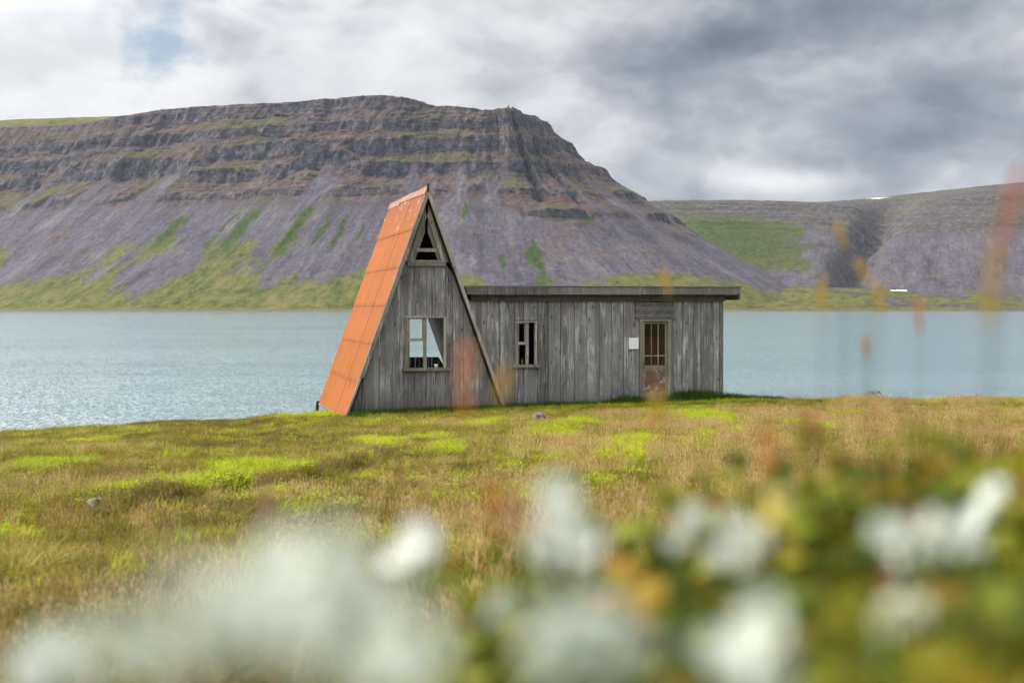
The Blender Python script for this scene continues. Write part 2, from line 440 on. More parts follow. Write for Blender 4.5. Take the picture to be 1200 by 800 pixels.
def mat_mountain(name, far=False):
    m, N = new_mat(name)
    sdh = N.attr('sdh').outputs['Vector']
    geo = N.n('ShaderNodeNewGeometry')
    nz = N.n('ShaderNodeSeparateXYZ', {0: geo.outputs['Normal']}).outputs[2]
    sx = N.n('ShaderNodeSeparateXYZ', {0: sdh}); s, d, h = sx.outputs[0], sx.outputs[1], sx.outputs[2]
    green_m = N.attr('green').outputs['Fac']; talus = N.attr('talus').outputs['Fac']
    streak = N.noise(N.map(sdh, (.045, .0035, 0)), 1.0, 6, .62, .25)
    streak2 = N.noise(N.map(sdh, (.13, .0065, 0), (7, 3, 0)), 1.0, 5, .68, .15)
    strata = N.noise(N.map(sdh, (.0016, .0016, .045)), 1.0, 5, .62)
    strata2 = N.noise(N.map(sdh, (.003, .003, .16), (3, 1, 8)), 1.0, 3, .6)
    crag = N.noise(N.map(sdh, (.05, .03, .03)), 1.0, 8, .76)
    crag2 = N.noise(N.map(sdh, (.085, .05, .06)), 1.0, 6, .80)
    big = N.noise(N.map(sdh, (.0045, .0045, .0045), (2, 5, 1)), 1.0, 4, .6)
    # basalt
    rock = N.ramp(crag, [(.34, (.012, .012, .020)), (.46, (.060, .060, .080)), (.56, (.130, .124, .142)), (.68, (.28, .265, .27))])
    rock = N.mix(N.math('MULTIPLY', N.range(crag2, .48, .62), .62), rock, (.026, .026, .038))
    brown = N.ramp(crag, [(.36, (.048, .034, .034)), (.5, (.125, .092, .082)), (.64, (.23, .155, .13))])
    brown = N.mix(N.math('MULTIPLY', N.range(strata, .52, .64), .45), brown, N.mix(crag2, (.095, .030, .020), (.26, .095, .058)))
    ledge = N.range(N.math('ADD', nz, N.math('MULTIPLY', N.math('SUBTRACT', crag, .5), .5)), .52, .74)
    if far: brown = N.ramp(crag, [(.35, (.045, .045, .052)), (.5, (.105, .092, .090)), (.66, (.20, .17, .15))])
    rock = N.mix(N.math('MULTIPLY', ledge, .92), rock, brown)
    rock = N.mix(N.math('MULTIPLY', N.range(strata2, .52, .64), .55), rock, (.045, .040, .045))
    moss = N.math('MULTIPLY', N.range(nz, .66, .86), N.range(big, .46, .60))
    rock = N.mix(N.math('MULTIPLY', moss, .30 if far else .75), rock, (.115, .120, .030))
    # scree
    mott = N.noise(N.map(sdh, (.012, .005, .005), (5, 2, 7)), 1.0, 7, .66, .5)
    scree = N.ramp(N.math('ADD', N.math('MULTIPLY', streak, .36), N.math('MULTIPLY', mott, .64)), [(.36, (.066, .057, .070)), (.46, (.112, .099, .122)), (.56, (.150, .131, .156)), (.66, (.25, .215, .215))])
    scree = N.mix(N.math('MULTIPLY', N.range(streak2, .55, .64), .55), scree, (.055, .048, .055))
    scree = N.mix(N.math('MULTIPLY', N.range(big, .56, .7), .55), scree, (.20, .135, .105))
    fleck = N.noise(N.map(sdh, (.085, .050, .05)), 1.0, 6, .80)
    scree = N.mix(N.math('MULTIPLY', N.range(fleck, .53, .64), .50), scree, (.27, .245, .245))
    scree = N.mix(N.math('MULTIPLY', N.range(fleck, .47, .37), .60), scree, (.045, .04, .047))
    col = N.mix(talus, rock, scree)
    # grass on the slopes
    fleck = N.noise(N.map(sdh, (.085, .050, .05)), 1.0, 6, .80)
    gn = N.noise(N.map(sdh, (.018, .0085, .004), (1, 9, 2)), 1.0, 8, .74, .2)
    gmask = N.range(N.math('ADD', N.math('ADD', N.math('MULTIPLY', gn, .60), N.math('ADD', N.math('MULTIPLY', streak2, .12), N.math('MULTIPLY', fleck, .28))), N.math('SUBTRACT', green_m, .5)), .47, .56)
    gv = N.math('ADD', N.math('MULTIPLY', N.noise(N.map(sdh, (.035, .020, .02)), 1.0, 8, .80, .1), .7), N.math('ADD', N.math('MULTIPLY', mott, .15), N.math('MULTIPLY', fleck, .15)))
    gcol = N.ramp(gv, [(.38, (.030, .046, .012)), (.46, (.100, .125, .020)), (.53, (.175, .165, .032)), (.59, (.24, .19, .058)), (.66, (.15, .12, .085))])
    lushn = N.attr('lush').outputs['Fac']
    gcol = N.mix(lushn, gcol, N.ramp(fleck, [(.4, (.020, .050, .010)), (.6, (.065, .115, .022))]))
    col = N.mix(N.math('MULTIPLY', gmask, .9), col, gcol)
    col = N.mix(1.0, col, (.70, .69, .70) if far else (.71, .715, .735), 'MULTIPLY')
    shore = N.range(N.math('ADD', h, N.math('MULTIPLY', fleck, 5.0)), 9.0, 5.0)
    col = N.mix(shore, col, (.13, .10, .085))
    col = N.mix(N.attr('snow').outputs['Fac'], col, (.85, .87, .9))
    finish(N, col, 1.0, N.math('ADD', crag, N.math('MULTIPLY', crag2, .6)), .9, 9.0, spec=.05)
    return m

def build_mountain():
    P = chaikin([(-5200, 6750), (-3600, 6000), (-1868, 5185), (-900, 4720), (-420, 4500), (-60, 4455), (60, 4475), (125, 4620), (150, 4900), (230, 5600), (300, 6600)], 5)
    seg = np.hypot(*np.diff(P, axis=0).T); arc = np.concatenate([[0], np.cumsum(seg)])
    a = np.arange(0, arc[-1], 3.0)
    C = np.stack([np.interp(a, arc, P[:, 0]), np.interp(a, arc, P[:, 1])], 1)
    k = np.ones(61) / 61                        # smooth the rim so the slopes fan out evenly
    pad = 30
    Cs = np.stack([np.convolve(np.pad(C[:, i], pad, mode='edge'), k, 'valid') for i in (0, 1)], 1)
    T = np.gradient(Cs, axis=0); T /= np.hypot(T[:, 0], T[:, 1])[:, None]
    Nn = np.stack([T[:, 1], -T[:, 0]], 1)       # outward (towards the viewer)
    ang = np.unwrap(np.arctan2(T[:, 1], T[:, 0])); curv = np.abs(np.gradient(ang, a))
    vis = smooth(Cs[:, 0], -2700, -2200) * (1 - smooth(Cs[:, 1], 5100, 5600) * (Cs[:, 0] > 0))
    w = np.cumsum(3.0 * (1 + 420 * curv) * (.25 + .75 * vis))
    ncol = 1250
    ac = np.interp(np.linspace(w[0], w[-1], ncol), w, a)
    cx = np.interp(ac, a, Cs[:, 0]); cy = np.interp(ac, a, Cs[:, 1])
    nx = np.interp(ac, a, Nn[:, 0]); ny = np.interp(ac, a, Nn[:, 1]); nl = np.hypot(nx, ny); nx /= nl; ny /= nl
    s_w = np.interp(ac, a, w)                   # fan-aware coordinate along the slope
    d = np.concatenate([[-420, -350, -280, -240], np.linspace(-200, -20, 40), np.linspace(-15, 430, 290), np.linspace(433, 960, 190)[0:], [980, 1010, 1060, 1150]])
    D, S = np.meshgrid(d, s_w, indexing='ij')
    CX = np.broadcast_to(cx, D.shape); CY = np.broadcast_to(cy, D.shape)
    i0 = np.argmin(np.hypot(Cs[:, 0] - 5, Cs[:, 1] - 4465)); sR = w[i0]     # the main ravine near the nose
    leftw = 1 - smooth(CX, -1650, -1050)
    noset = smooth(S, sR - 40, sR + 420)
    cliff = smooth(D, -60, 40) * (1 - smooth(D, 300, 430))
    tal = smooth(D, 300, 480)
    # how far out the eye must go before the height is reached: buttresses and gullies
    De = D + cliff * (34 * fbm(S / 190, D / 900, 3, 3) + 15 * ridged(S / 85, D / 500, 2, 5))
    De = De + tal * (10 * fbm(S / 120, D / 1500, 3, 13) + 3.0 * ridged(S / 26, D / 900, 2, 14))
    wob = 10 * fbm(D / 90, D * 0, 2, 77)
    wob = wob + 5 * fbm(D / 14, S / 30, 3, 78)
    rav = np.exp(-np.abs((S - sR - wob + .10 * D) / (15.0 + 6 * vnoise(D / 25, D * 0, 79))) ** 1.5)
    De = De + 70 * rav * smooth(D, -70, 10) * (1 - smooth(D, 260, 420))
    rav2 = np.exp(-((S - sR - 120 - wob * .8 + .05 * D) / 11.0) ** 2)
    De = De + 32 * rav2 * smooth(D, 30, 120) * (1 - smooth(D, 330, 520))
    # profile (right part: sharp rim; left part: grassy shoulder above the cliffs)
    dA = [-1500, -200, -60, -8, 0, 60, 150, 240, 350, 430, 560, 700, 800, 870, 930, 1200]
    hA = [600, 640, 650, 646, 636, 575, 488, 405, 335, 282, 200, 118, 66, 34, 9, -14]
    dB = [-1500, -420, -200, -100, 0, 60, 150, 240, 350, 430, 560, 700, 800, 870, 930, 1200]
    hB = [674, 666, 650, 626, 594, 545, 455, 375, 318, 270, 190, 112, 60, 30, 9, -14]
    h0 = np.interp(De, dA, hA) * (1 - leftw) + np.interp(De, dB, hB) * leftw
    h0 = h0 - 25 * noset * smooth(D, -700, -10) * (1 - smooth(D, 60, 260))
    h0 = h0 * (1 + np.interp(CX, [-2200, -1868, -900, -420, -250, -60], [.13, .120, .060, .055, .018, 0]))
    # gentle dome over the highest part
    h0 = h0 + 6 * np.exp(-((CX + 420) / 170) ** 2) * (1 - smooth(D, 0, 150))
    # lava beds: cliffs of bare basalt over slopes of rubble
    tilt = .010 * (CX + 900) + 12 * fbm(CX / 330, CY / 330, 2, 51) + 7 * fbm(S / 60, D / 70, 3, 52)
    hh = h0 - tilt
    top = np.array([336., 381, 423, 510, 556, 598, 626, 672, 700])
    wid = np.array([.05, .25, .10, .27, .05, .19, .09])
    bottom = 336 + (672 - 336) * np.concatenate([[0], np.cumsum(wid) / wid.sum(), [1.0833]])
    hmA = np.interp(hh, np.concatenate([[-50, 250], bottom]), np.concatenate([[-50, 250], top]))
    top2 = np.array([336., 352, 398, 446, 470, 532, 560, 590, 640, 672, 700]); wid2 = np.array([.02, .22, .06, .15, .08, .16, .04, .18, .05, .04])[:9]
    bottom2 = 336 + (672 - 336) * np.concatenate([[0], np.cumsum(wid2) / wid2.sum(), [1.0833]])
    hmB = np.interp(hh, np.concatenate([[-50, 205, 214, 262, 271, 322], bottom2]), np.concatenate([[-50, 205, 228, 255, 286, 316], top2]))
    wB = smooth(fbm(S / 260 + 8, D / 260, 3, 57) + .5 * smooth(S, sR - 260, sR), -.15, .25)
    hm = hmA * (1 - wB) + hmB * wB
    # small steps within the slopes and cliffs
    q = 13.0; ph = hm / q + 1.6 * fbm(S / 160, D / 300, 2, 53); fr_ = ph - np.floor(ph)
    hm = hm + q * (smooth(fr_, .55, 1.0) - fr_) * .75 * np.clip(.35 + .9 * fbm(S / 60, np.floor(ph) * 2.7, 2, 54), 0, 1)
    near_ = smooth(S, sR - 260, sR - 20) * (1 - .55 * smooth(S, sR + 500, sR + 1100)) * np.clip(.75 + .9 * fbm(S / 90, D / 200, 2, 58), 0, 1)
    st = smooth(hh, 300 - 105 * near_, 345 - 105 * near_) * (1 - .85 * leftw * smooth(hh, 585, 610))
    st = st * np.clip(.80 + .75 * fbm(S / 130, D / 120, 3, 71), .15, 1)
    # scree chutes run up between the buttresses
    chute = smooth(ridged(S / 120 + 4, D / 1500, 2, 81), .35, .75) * (1 - smooth(hh, 400, 560))
    st = st * (1 - .85 * chute)
    h = h0 * (1 - st) + (hm + tilt) * st
    steep = st * (np.interp(hh, bottom[:-1], [0, 1, 0, 1, 0, 1, 0, 1]) >= 0)
    kband = np.clip(np.searchsorted(bottom, hh) - 1, 0, 7) % 2 == 0
    h = h + 3.2 * fbm(S / 12, h0 / 14, 3, 91) * cliff + .9 * fbm(S / 16, D / 24, 3, 92) * tal
    jut = cliff * st * (7.0 * fbm(S / 26, hm / 40, 3, 93) + 6.0 * ridged(S / 34, hm / 55, 2, 94) * kband + 2.2 * fbm(S / 7, hm / 9, 2, 95))
    notch = np.exp(-((S - sR - 2) / 14.0) ** 2) * np.exp(-((D + 6) / 45) ** 2)
    h = h - 30 * notch
    # two rock horns beside the ravine at the rim
    for o, a_, ww in ((-26, 16, 10), (34, 17, 13)):
        h = h + a_ * np.exp(-((S - sR - o) / ww) ** 2) * np.exp(-((D + 2) / 16) ** 2)
    X = CX + nx[None, :] * (D + jut); Y = CY + ny[None, :] * (D + jut)
    # masks
    talus = np.clip(tal * (1 - .0 * S) + chute * smooth(D, 150, 300) , 0, 1)
    talus = np.clip(talus - .9 * st * (1 - chute) * smooth(hh, 310 - 105 * near_, 345 - 105 * near_), 0, 1)
    g = .29 + .27 * smooth(D, 690, 900) + .10 * smooth(D, 480, 640) - .14 * cliff
    g = g + .34 * fbm(S / 110, D / 200, 4, 102) * smooth(D, 420, 600)
    g = g + .16 * leftw * smooth(D, 470, 700)
    g = g + .45 * leftw * (1 - smooth(D, -120, 20)) + .1 * (1 - smooth(D, -60, 0))
    g = g + .16 * smooth(fbm(S / 300 + 3, D / 800, 2, 101), .0, .5) * tal
    g = g - .18 * np.exp(-((S - sR + 110) / 170) ** 2) * (1 - smooth(D, 780, 900)) - .14 * noset * (1 - smooth(D, 700, 860))
    lush = np.zeros_like(S)
    def band(px, py0, py1, wd, amp):            # a green tongue down the scree between two rows of the photo
        nonlocal lush, g
        k0 = np.argmin(np.abs((X / np.maximum(Y, 1) * F + 600) - px) + np.abs((HOR - (h - H) / Y * F) - (py0 + py1) / 2) * .8 + 500 * (Y > 5200) )
        k0 = np.unravel_index(k0, X.shape)
        sc, dc = S[k0], D[k0]
        half = abs(py1 - py0) * 2.9
        b = np.exp(-((S - sc + 14 * fbm(D / 45, S / 40, 3, 7)) / wd) ** 2) * np.exp(-((D - dc) / half) ** 4)
        lush = np.maximum(lush, b); g = g + amp * b
    for px, py0, py1, wd in ((200, 255, 285, 26), (280, 250, 292, 22), (262, 250, 285, 12), (345, 245, 292, 18), (375, 258, 290, 10), (398, 255, 285, 9), (545, 228, 262, 10), (628, 262, 330, 16), (590, 300, 318, 8), (690, 250, 264, 12), (420, 262, 280, 7)):
        band(px, py0, py1, wd * 1.3, .36)
    co = np.stack([X, Y, h], -1).reshape(-1, 3)
    sdh = np.stack([S, D, h], -1).reshape(-1, 3)
    # keep only what lies in a generous view
    o = np_mesh('mountain', co, grid_faces(*D.shape)[:, ::-1], mat_mountain('basalt_mountain'),
                {'sdh': sdh, 'green': np.clip(g, 0, 1).ravel(), 'talus': talus.ravel(), 'lush': np.clip(lush, 0, 1).ravel(), 'snow': np.zeros(D.size)})
    tag(o, kind='structure')
    return o
mountain = build_mountain()

def hill_height(X, Y):
    foot = 4560 + .10 * (X - 1000) + 120 * fbm(X / 900, X * 0, 2, 5)
    t = Y - foot
    # ravine and lesser gullies
    ax = 1062 + .36 * (Y - 4600) + 40 * fbm(Y / 300, Y * 0, 2, 15)
    rv = np.exp(-((X - ax) / (45 + .03 * np.clip(t, 0, 3000))) ** 2)
    rp = smooth(t, -100, 250) * (1 - smooth(t, 1700, 2300))
    te = t - 30 * fbm(X / 260, Y / 900, 3, 25) - 22 * ridged((X - .35 * Y) / 170, Y / 1600, 2, 35) * smooth(t, 100, 400) * (1 - smooth(t, 900, 1300))
    h = np.interp(te, [-1000, -60, 0, 150, 350, 700, 1000, 1250, 1480, 1600, 1900, 2600, 3600, 5200], [26, 34, 40, 72, 135, 262, 352, 400, 432, 470, 500, 545, 575, 590])
    h = h + 118 * smooth(X, 1400, 2900) * smooth(t, 500, 2500) - 10 * (1 - smooth(X, 700, 1300)) * smooth(t, 1000, 2500)
    h = h + 14 * np.exp(-((X - 1250) / 300) ** 2) * 0
    lev = np.array([280, 318, 345, 378, 400, 440, 462, 505, 530, 580, 640.])
    hh = h + 6 * fbm(X / 500, Y / 500, 2, 45)
    idx = np.clip(np.searchsorted(lev, hh) - 1, 0, len(lev) - 2)
    lo, hi = lev[idx], lev[idx + 1]; f = np.clip((hh - lo) / (hi - lo), 0, 1)
    fs = np.where(f < .6, f / .6 * .2, .2 + (f - .6) / .4 * .8)
    st = smooth(hh, 285, 330) * (1 - smooth(hh, 470, 540)) * np.clip(.6 + .6 * fbm(X / 300, Y / 700, 2, 55), 0, 1)
    h = np.where((hh > lev[0]) & (hh < lev[-1]), h * (1 - st) + (lo + fs * (hi - lo)) * st, h)
    h = h - 95 * rv * rp
    h = h + 5 * fbm(X / 60, Y / 90, 4, 65) * smooth(t, 0, 300)
    # low foreland down to the beach
    lowl = np.interp(Y, [3600, 3690, 3720, 3900, 4200, 4560], [-14, -2, 3, 11, 20, 30]) + (6 + 46 * smooth(Y, 3760, 4300) * (1 - smooth(X, 950, 1500))) + 7 * fbm(X / 130, Y / 90, 4, 75) * smooth(Y, 3700, 3850)
    lowl = lowl - .05 * np.clip(X - 900, 0, 400) * smooth(Y, 3600, 3700) * .1
    w = smooth(t, -350, 40)
    return lowl * (1 - w) + h * w

def build_hills():
    x = np.linspace(250, 3300, 620)
    y = np.concatenate([np.linspace(3600, 4300, 110), np.linspace(4306, 6300, 420), np.linspace(6320, 8900, 110)])
    Yg, Xg = np.meshgrid(y, x, indexing='ij')
    h = hill_height(Xg, Yg)
    foot = 4560 + .10 * (Xg - 1000); t = Yg - foot
    s = Xg - .30 * (Yg - 4500)
    ax = 1062 + .36 * (Yg - 4600)
    rv = np.exp(-((Xg - ax) / 75) ** 2) * smooth(t, -50, 200) * (1 - smooth(t, 1500, 2000))
    talus = smooth(t, 50, 250) * (1 - smooth(t, 760, 1000)) * (1 - .95 * rv)
    g = .31 + .18 * (1 - smooth(t, 100, 420)) - .12 * smooth(t, 1300, 1800) + .02 * smooth(t, 1500, 2300)
    lpatch = np.exp(-(((Xg - 860) / 330) ** 2 + ((t - 760) / 430) ** 2) ** 1.5)
    field = np.exp(-(((Xg - 1120) / 170) ** 4 + ((Yg - 4330) / 120) ** 4)) + .7 * np.exp(-(((Xg - 1900) / 500) ** 4 + ((Yg - 4250) / 70) ** 4))
    g = g + .24 * fbm(Xg / 120, Yg / 160, 4, 103) + .36 * lpatch + .5 * field - .05 * smooth(Xg, 1100, 1500) * smooth(t, 250, 600)
    lush = np.clip(lpatch * .85 + field, 0, 1)
    px = Xg / Yg * F + 600; py = HOR - (h - H) / Yg * F
    g = g + .20 * (1 - smooth(t, -400, 60)) * (fbm(Xg / 160, Yg / 60, 3, 76) + .35)
    snow = np.zeros_like(h)
    for cx, cy, rx, ry in ((1836, 7060, 62, 55), (1795, 6980, 30, 26), (1370, 6300, 22, 30), (1890, 7120, 40, 30)):
        q = ((Xg - cx) / rx) ** 2 + ((Yg - cy) / ry) ** 2 + .9 * fbm(Xg / 28, Yg / 28, 3, 85)
        snow = np.maximum(snow, 1 - smooth(q, .8, 1.1))
    co = np.stack([Xg, Yg, h], -1).reshape(-1, 3)
    o = np_mesh('hills', co, grid_faces(*Xg.shape), mat_mountain('far_hills', True),
                {'sdh': np.stack([s, t * -1.0, h], -1).reshape(-1, 3), 'green': np.clip(g, 0, 1).ravel(), 'talus': talus.ravel(), 'lush': lush.ravel(), 'snow': snow.ravel()})
    tag(o, kind='structure')
build_hills()

# ================================================================== SETTING: GROUND SHEET
LIME = [(60, 545, 55, 10), (180, 578, 70, 9), (40, 632, 48, 9), (300, 552, 70, 9), (440, 521, 42, 6), (505, 516, 48, 5), (515, 531, 32, 8),
        (640, 511, 46, 8), (430, 484, 60, 4), (600, 479, 220, 4), (760, 522, 70, 14), (820, 492, 50, 9), (850, 512, 46, 6), (735, 540, 40, 8),
        (1105, 471, 75, 5), (1185, 466, 30, 5), (915, 468, 80, 3), (680, 496, 40, 4), (640, 600, 60, 22), (960, 500, 30, 4), (560, 498, 40, 3), (110, 518, 40, 4)]
LIME_W = []
for cx, cy, rx, ry in LIME:
    x0, y0, _ = pix_ground(cx, cy); xl, _, _ = pix_ground(cx - rx, cy); _, yn, _ = pix_ground(cx, cy + ry); _, yf, _ = pix_ground(cx, cy - ry)
    q = .72 if cx < 560 else .82
    LIME_W.append((x0, (yn + yf) / 2, abs(x0 - xl) * q, max(.22, (yf - yn) / 2 * q)))

def lushness(x, y):
    v = np.zeros(np.shape(x))
    wx = x + .35 * fbm(x * .9, y * .9, 3, 111); wy = y + .7 * fbm(x * .7 + 4, y * .5, 3, 112)
    rough = .55 * fbm(x * 3.4, y * 2.3, 3, 113)
    for cx, cy, rx, ry in LIME_W:
        q = ((wx - cx) / rx) ** 2 + ((wy - cy) / ry) ** 2 + rough
        v = np.maximum(v, 1 - smooth(q, .55, 1.35))
    return v

def build_ground():
    x = np.concatenate([np.linspace(-160, -24, 40), np.linspace(-23.5, -4, 130), np.linspace(-3.9, 4, 110), np.linspace(4.1, 24, 130), np.linspace(25, 160, 40)])
    y = np.concatenate([np.linspace(-60, -2, 16), np.linspace(-1.8, 4, 70), np.linspace(4.08, 20, 170), np.linspace(20.15, 48, 160), np.linspace(49, 90, 40), np.linspace(93, 185, 32)])
    Yg, Xg = np.meshgrid(y, x, indexing='ij')
    z = ground(Xg, Yg)
    lush = lushness(Xg, Yg)
    o = np_mesh('ground', np.stack([Xg, Yg, z], -1).reshape(-1, 3), grid_faces(*Xg.shape), GROUND, {'lush': lush.ravel()})
    tag(o, kind='structure')
build_ground()

# ================================================================== THE CABIN
# local frame: s along the front, d towards the back, h up; origin at the near foot of the A-frame roof
TH = R(13.3)
HUT = Vector((-4.21, 36.0, H - 2.80))
hut = empty('abandoned_cabin', HUT, TH)
tag(hut, 'grey weathered wooden cabin, steep orange A-frame with a flat-roofed wing', 'cabin')
APH, HALF = 5.875, 2.11            # ridge height, half width
K = HALF / APH
def slope_s(h, side, inset=0.0):   # where the roof plane is at height h
    return HALF + side * (HALF * (1 - h / APH) - inset)
WD = .20                           # the front wall stands this far behind the roof edge

def boards(mb, s0, s1, bot, top, d, breaks=(), holes=(), wmin=.10, wmax=.22, alt=.022, th=.03, axis='s'):
    """upright boards with gaps and laps; bot/top are heights or functions of s; holes = (s0,s1,h0,h1)"""
    bs = [s0]
    cuts = sorted([b for b in breaks if s0 < b < s1] + [e for hl in holes for e in hl[:2] if s0 < e < s1] + [s1])
    for c in cuts:
        while c - bs[-1] > wmax * 1.15:
            bs.append(min(bs[-1] + random.uniform(wmin, wmax), c - .03 if c - bs[-1] < wmax * 1.5 else 9e9))
        if c - bs[-1] < .03 and len(bs) > 1: bs[-1] = c
        else: bs.append(c)
    T = top if callable(top) else (lambda s: top)
    B = bot if callable(bot) else (lambda s: bot)
    for i in range(len(bs) - 1):
        a, b = bs[i] + .003, bs[i + 1] - .003
        if b - a < .01: continue
        dd = d + (alt if i % 2 else 0) + random.uniform(-.004, .004)
        spans = [(B, T)]
        m = (a + b) / 2
        for (ha, hb, h0, h1) in holes:
            if ha - .01 < m < hb + .01:
                ns = []
                for lo, hi in spans:
                    if lo(m) < h0: ns.append((lo, lambda s, h0=h0: h0))
                    if hi(m) > h1: ns.append((lambda s, h1=h1: h1, hi))
                spans = ns
        r = random.random()
        for lo, hi in spans:
            j = random.uniform(-.012, .012) if lo is B else 0
            if hi(m) - lo(m) < .03: continue
            mb.prism([(a, lo(a) + j), (b, lo(b) + j), (b, hi(b)), (a, hi(a))], dd, dd + th, r)

# ---- A-frame gable wall
ATT = 3.97                          # height of the attic window sill
gw = MB()
W1 = (1.61, 2.58, 1.22, 2.58)       # hole of the main window
inner = lambda s: min(APH * (1 - abs(s - HALF) / HALF) - .30, ATT - .03)
boards(gw, .20, 4.02, -.45, inner, WD, holes=[W1], breaks=(1.62, 2.60))
gable = gw.build('gable_wall', WOOD, hut)
# slanting boards beside the attic window
ub = MB()
a_apex = 5.02                        # apex of the attic opening
for side in (-1, 1):
    for k, (i0, i1) in enumerate(((.10, .22), (.224, .37))):
        lo_o = slope_s(ATT, side, i0); lo_i = slope_s(ATT, side, i1)
        hi_h = APH - .25 - k * .42
        ub.prism([(lo_o, ATT), (slope_s(APH - .10 - i0 / K, side, i0), APH - .10 - i0 / K), (slope_s(APH - .10 - i1 / K, side, i1), APH - .10 - i1 / K), (lo_i, ATT)], WD + .01 + .012 * k, WD + .05 + .012 * k, random.random())
ub.build('gable_board', WOOD, hut)

# ---- attic window: a triangle with a cross bar
aw = MB(); al, ar, ab_, at_ = 1.72, 2.52, 3.97, 5.16
cx_ = (al + ar) / 2
win_att = MB()
fo = .0
for sg in (-1, 1):
    base = cx_ + sg * .44; tip = cx_ + sg * .005
    win_att.prism([(base + sg * .05, ab_), (tip + sg * .06, at_ + .22), (tip, at_ - .02), (base - sg * .05, ab_)], WD - .03, WD + .06, .2 + .3 * (sg > 0))
attw = win_att.build('attic_window', WOOD_TRIM, hut)
x = MB(); x.box(cx_ - .50, cx_ + .50, WD - .055, WD + .06, ab_ - .11, ab_ - .001, .35); x.build('sill', WOOD_TRIM, attw)
x = MB(); x.box(cx_ - .27, cx_ + .27, WD + .0, WD + .05, ab_ + .26, ab_ + .35, .6); x.build('cross_bar', WOOD_TRIM, attw)
x = MB(); x.box(cx_ - .40, cx_ + .40, WD + .002, WD + .05, ab_ + .001, ab_ + .05, .7); x.build('bottom_rail', WOOD_TRIM, attw)

# ---- windows
def window(s0, s1, h0, h1, mull, bar_h, name='window', casing=.085, sill=True):
    m = MB(); d0 = WD - .035
    m.box(s0 - casing, s0, d0, WD + .10, h0, h1, .1); m.box(s1, s1 + casing * .7, d0 + .004, WD + .10, h0, h1, .5)
    m.box(s0 - casing - .01, s1 + casing * .7 + .01, d0 - .004, WD + .10, h1, h1 + casing * .55, .8)
    w = m.build(name, WOOD_TRIM, hut)
    x = MB(); x.box(s0 - casing - .07, s1 + casing + .06, d0 - .05, WD + .12, h0 - .075, h0 - .001, .3); x.build('sill', WOOD_TRIM, w)
    x = MB()
    x.box(mull, mull + .085, WD + .005, WD + .06, h0, h1, .4)
    x.build('mullion', WOOD_TRIM, w)
    x = MB(); x.box(s0, mull, WD + .012, WD + .055, bar_h, bar_h + .075, .9); x.build('transom_bar', WOOD_TRIM, w)
    x = MB()                                   # sash stiles round the left light
    x.box(s0, s0 + .04, WD + .015, WD + .055, h0, h1, .15); x.box(mull - .03, mull, WD + .018, WD + .05, bar_h + .076, h1, .65)
    x.box(s0 + .04, mull - .03, WD + .016, WD + .055, h1 - .035, h1, .25)
    x.build('sash', WOOD_TRIM, w)
    return w
mainw = window(1.63, 2.56, 1.24, 2.53, 2.03, 1.93)
# ---- right edge of the roof covers the wing's wall; the wing
WR = 10.24; WTOP = 2.965
ww = MB()
W2 = (4.46, 5.06, 1.27, 2.46)
DOOR = (7.955, 8.66, .33, 2.43)
LINT = (7.76, 8.86, 2.475, 2.94)
rs = lambda s: max(-.5, min(WTOP, APH * (1 - abs(s - HALF) / HALF)))
boards(ww, 4.06, WR - .09, -.5, WTOP, WD, holes=[W2, (DOOR[0] - .09, DOOR[1] + .10, -.6, 2.475), (LINT[0], LINT[1], 2.473, 2.99)], wmin=.09, wmax=.24, alt=.026)
# boards in the wedge between the slope and the first full board, from the roof line up
boards(ww, 3.12, 4.057, lambda s: APH * (2 * HALF - s) / HALF - .02, WTOP, WD, wmin=.10, wmax=.2)
annex = ww.build('wing_wall', WOOD, hut)
x = MB(); x.box(WR - .085, WR + .012, WD - .016, WD + .08, -.4, WTOP, .12); x.build('corner_board', WOOD, hut)
sidew = window(4.53, 4.99, 1.30, 2.40, 4.74, 1.82, casing=.075)

# side and back walls of the wing
DEP = 4.4
x = MB()
for k in range(24):
    a = WD + .09 + k * (DEP - WD - .1) / 24; x.box(WR - .03 - .02 * (k % 2), WR + .004 - .02 * (k % 2), a + .003, a + (DEP - WD - .1) / 24 - .003, -1.2, WTOP - .1, random.random())
x.build('end_wall', WOOD, hut)
x = MB(); boards(x, 3.6, WR - .05, -1.4, WTOP - .14, DEP - .06, wmin=.12, wmax=.25); x.build('rear_wall', WOOD, hut)
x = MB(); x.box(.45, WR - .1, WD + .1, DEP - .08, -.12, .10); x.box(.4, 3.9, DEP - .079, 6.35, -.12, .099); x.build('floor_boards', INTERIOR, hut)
x = MB(); x.box(4.3, WR - .06, 2.3, 2.36, .11, WTOP - .05); x.box(4.12, 4.18, WD + .1, DEP - .09, .11, WTOP - .05); x.build('partition', INTERIOR, hut)  # cross wall beside the A-frame added to keep its light out of the wing

# lintel panel of horizontal slats
x = MB(); n = 7
for k in range(n):
    h0 = LINT[2] + .01 + k * (.455 / n); x.prism([(LINT[0] + .004, h0 + .003), (LINT[1] - .004, h0 + .003), (LINT[1] - .004, h0 + .455 / n - .002), (LINT[0] + .004, h0 + .455 / n - .002)], WD - .012 + .008 * (k % 2), WD + .03, random.random())
x.box(LINT[0] + .02, LINT[1] - .0, WD - .05, WD - .013, LINT[2] - .005, LINT[2] + .06, .1)
x.build('lintel_panel', WOOD_GREY, hut)

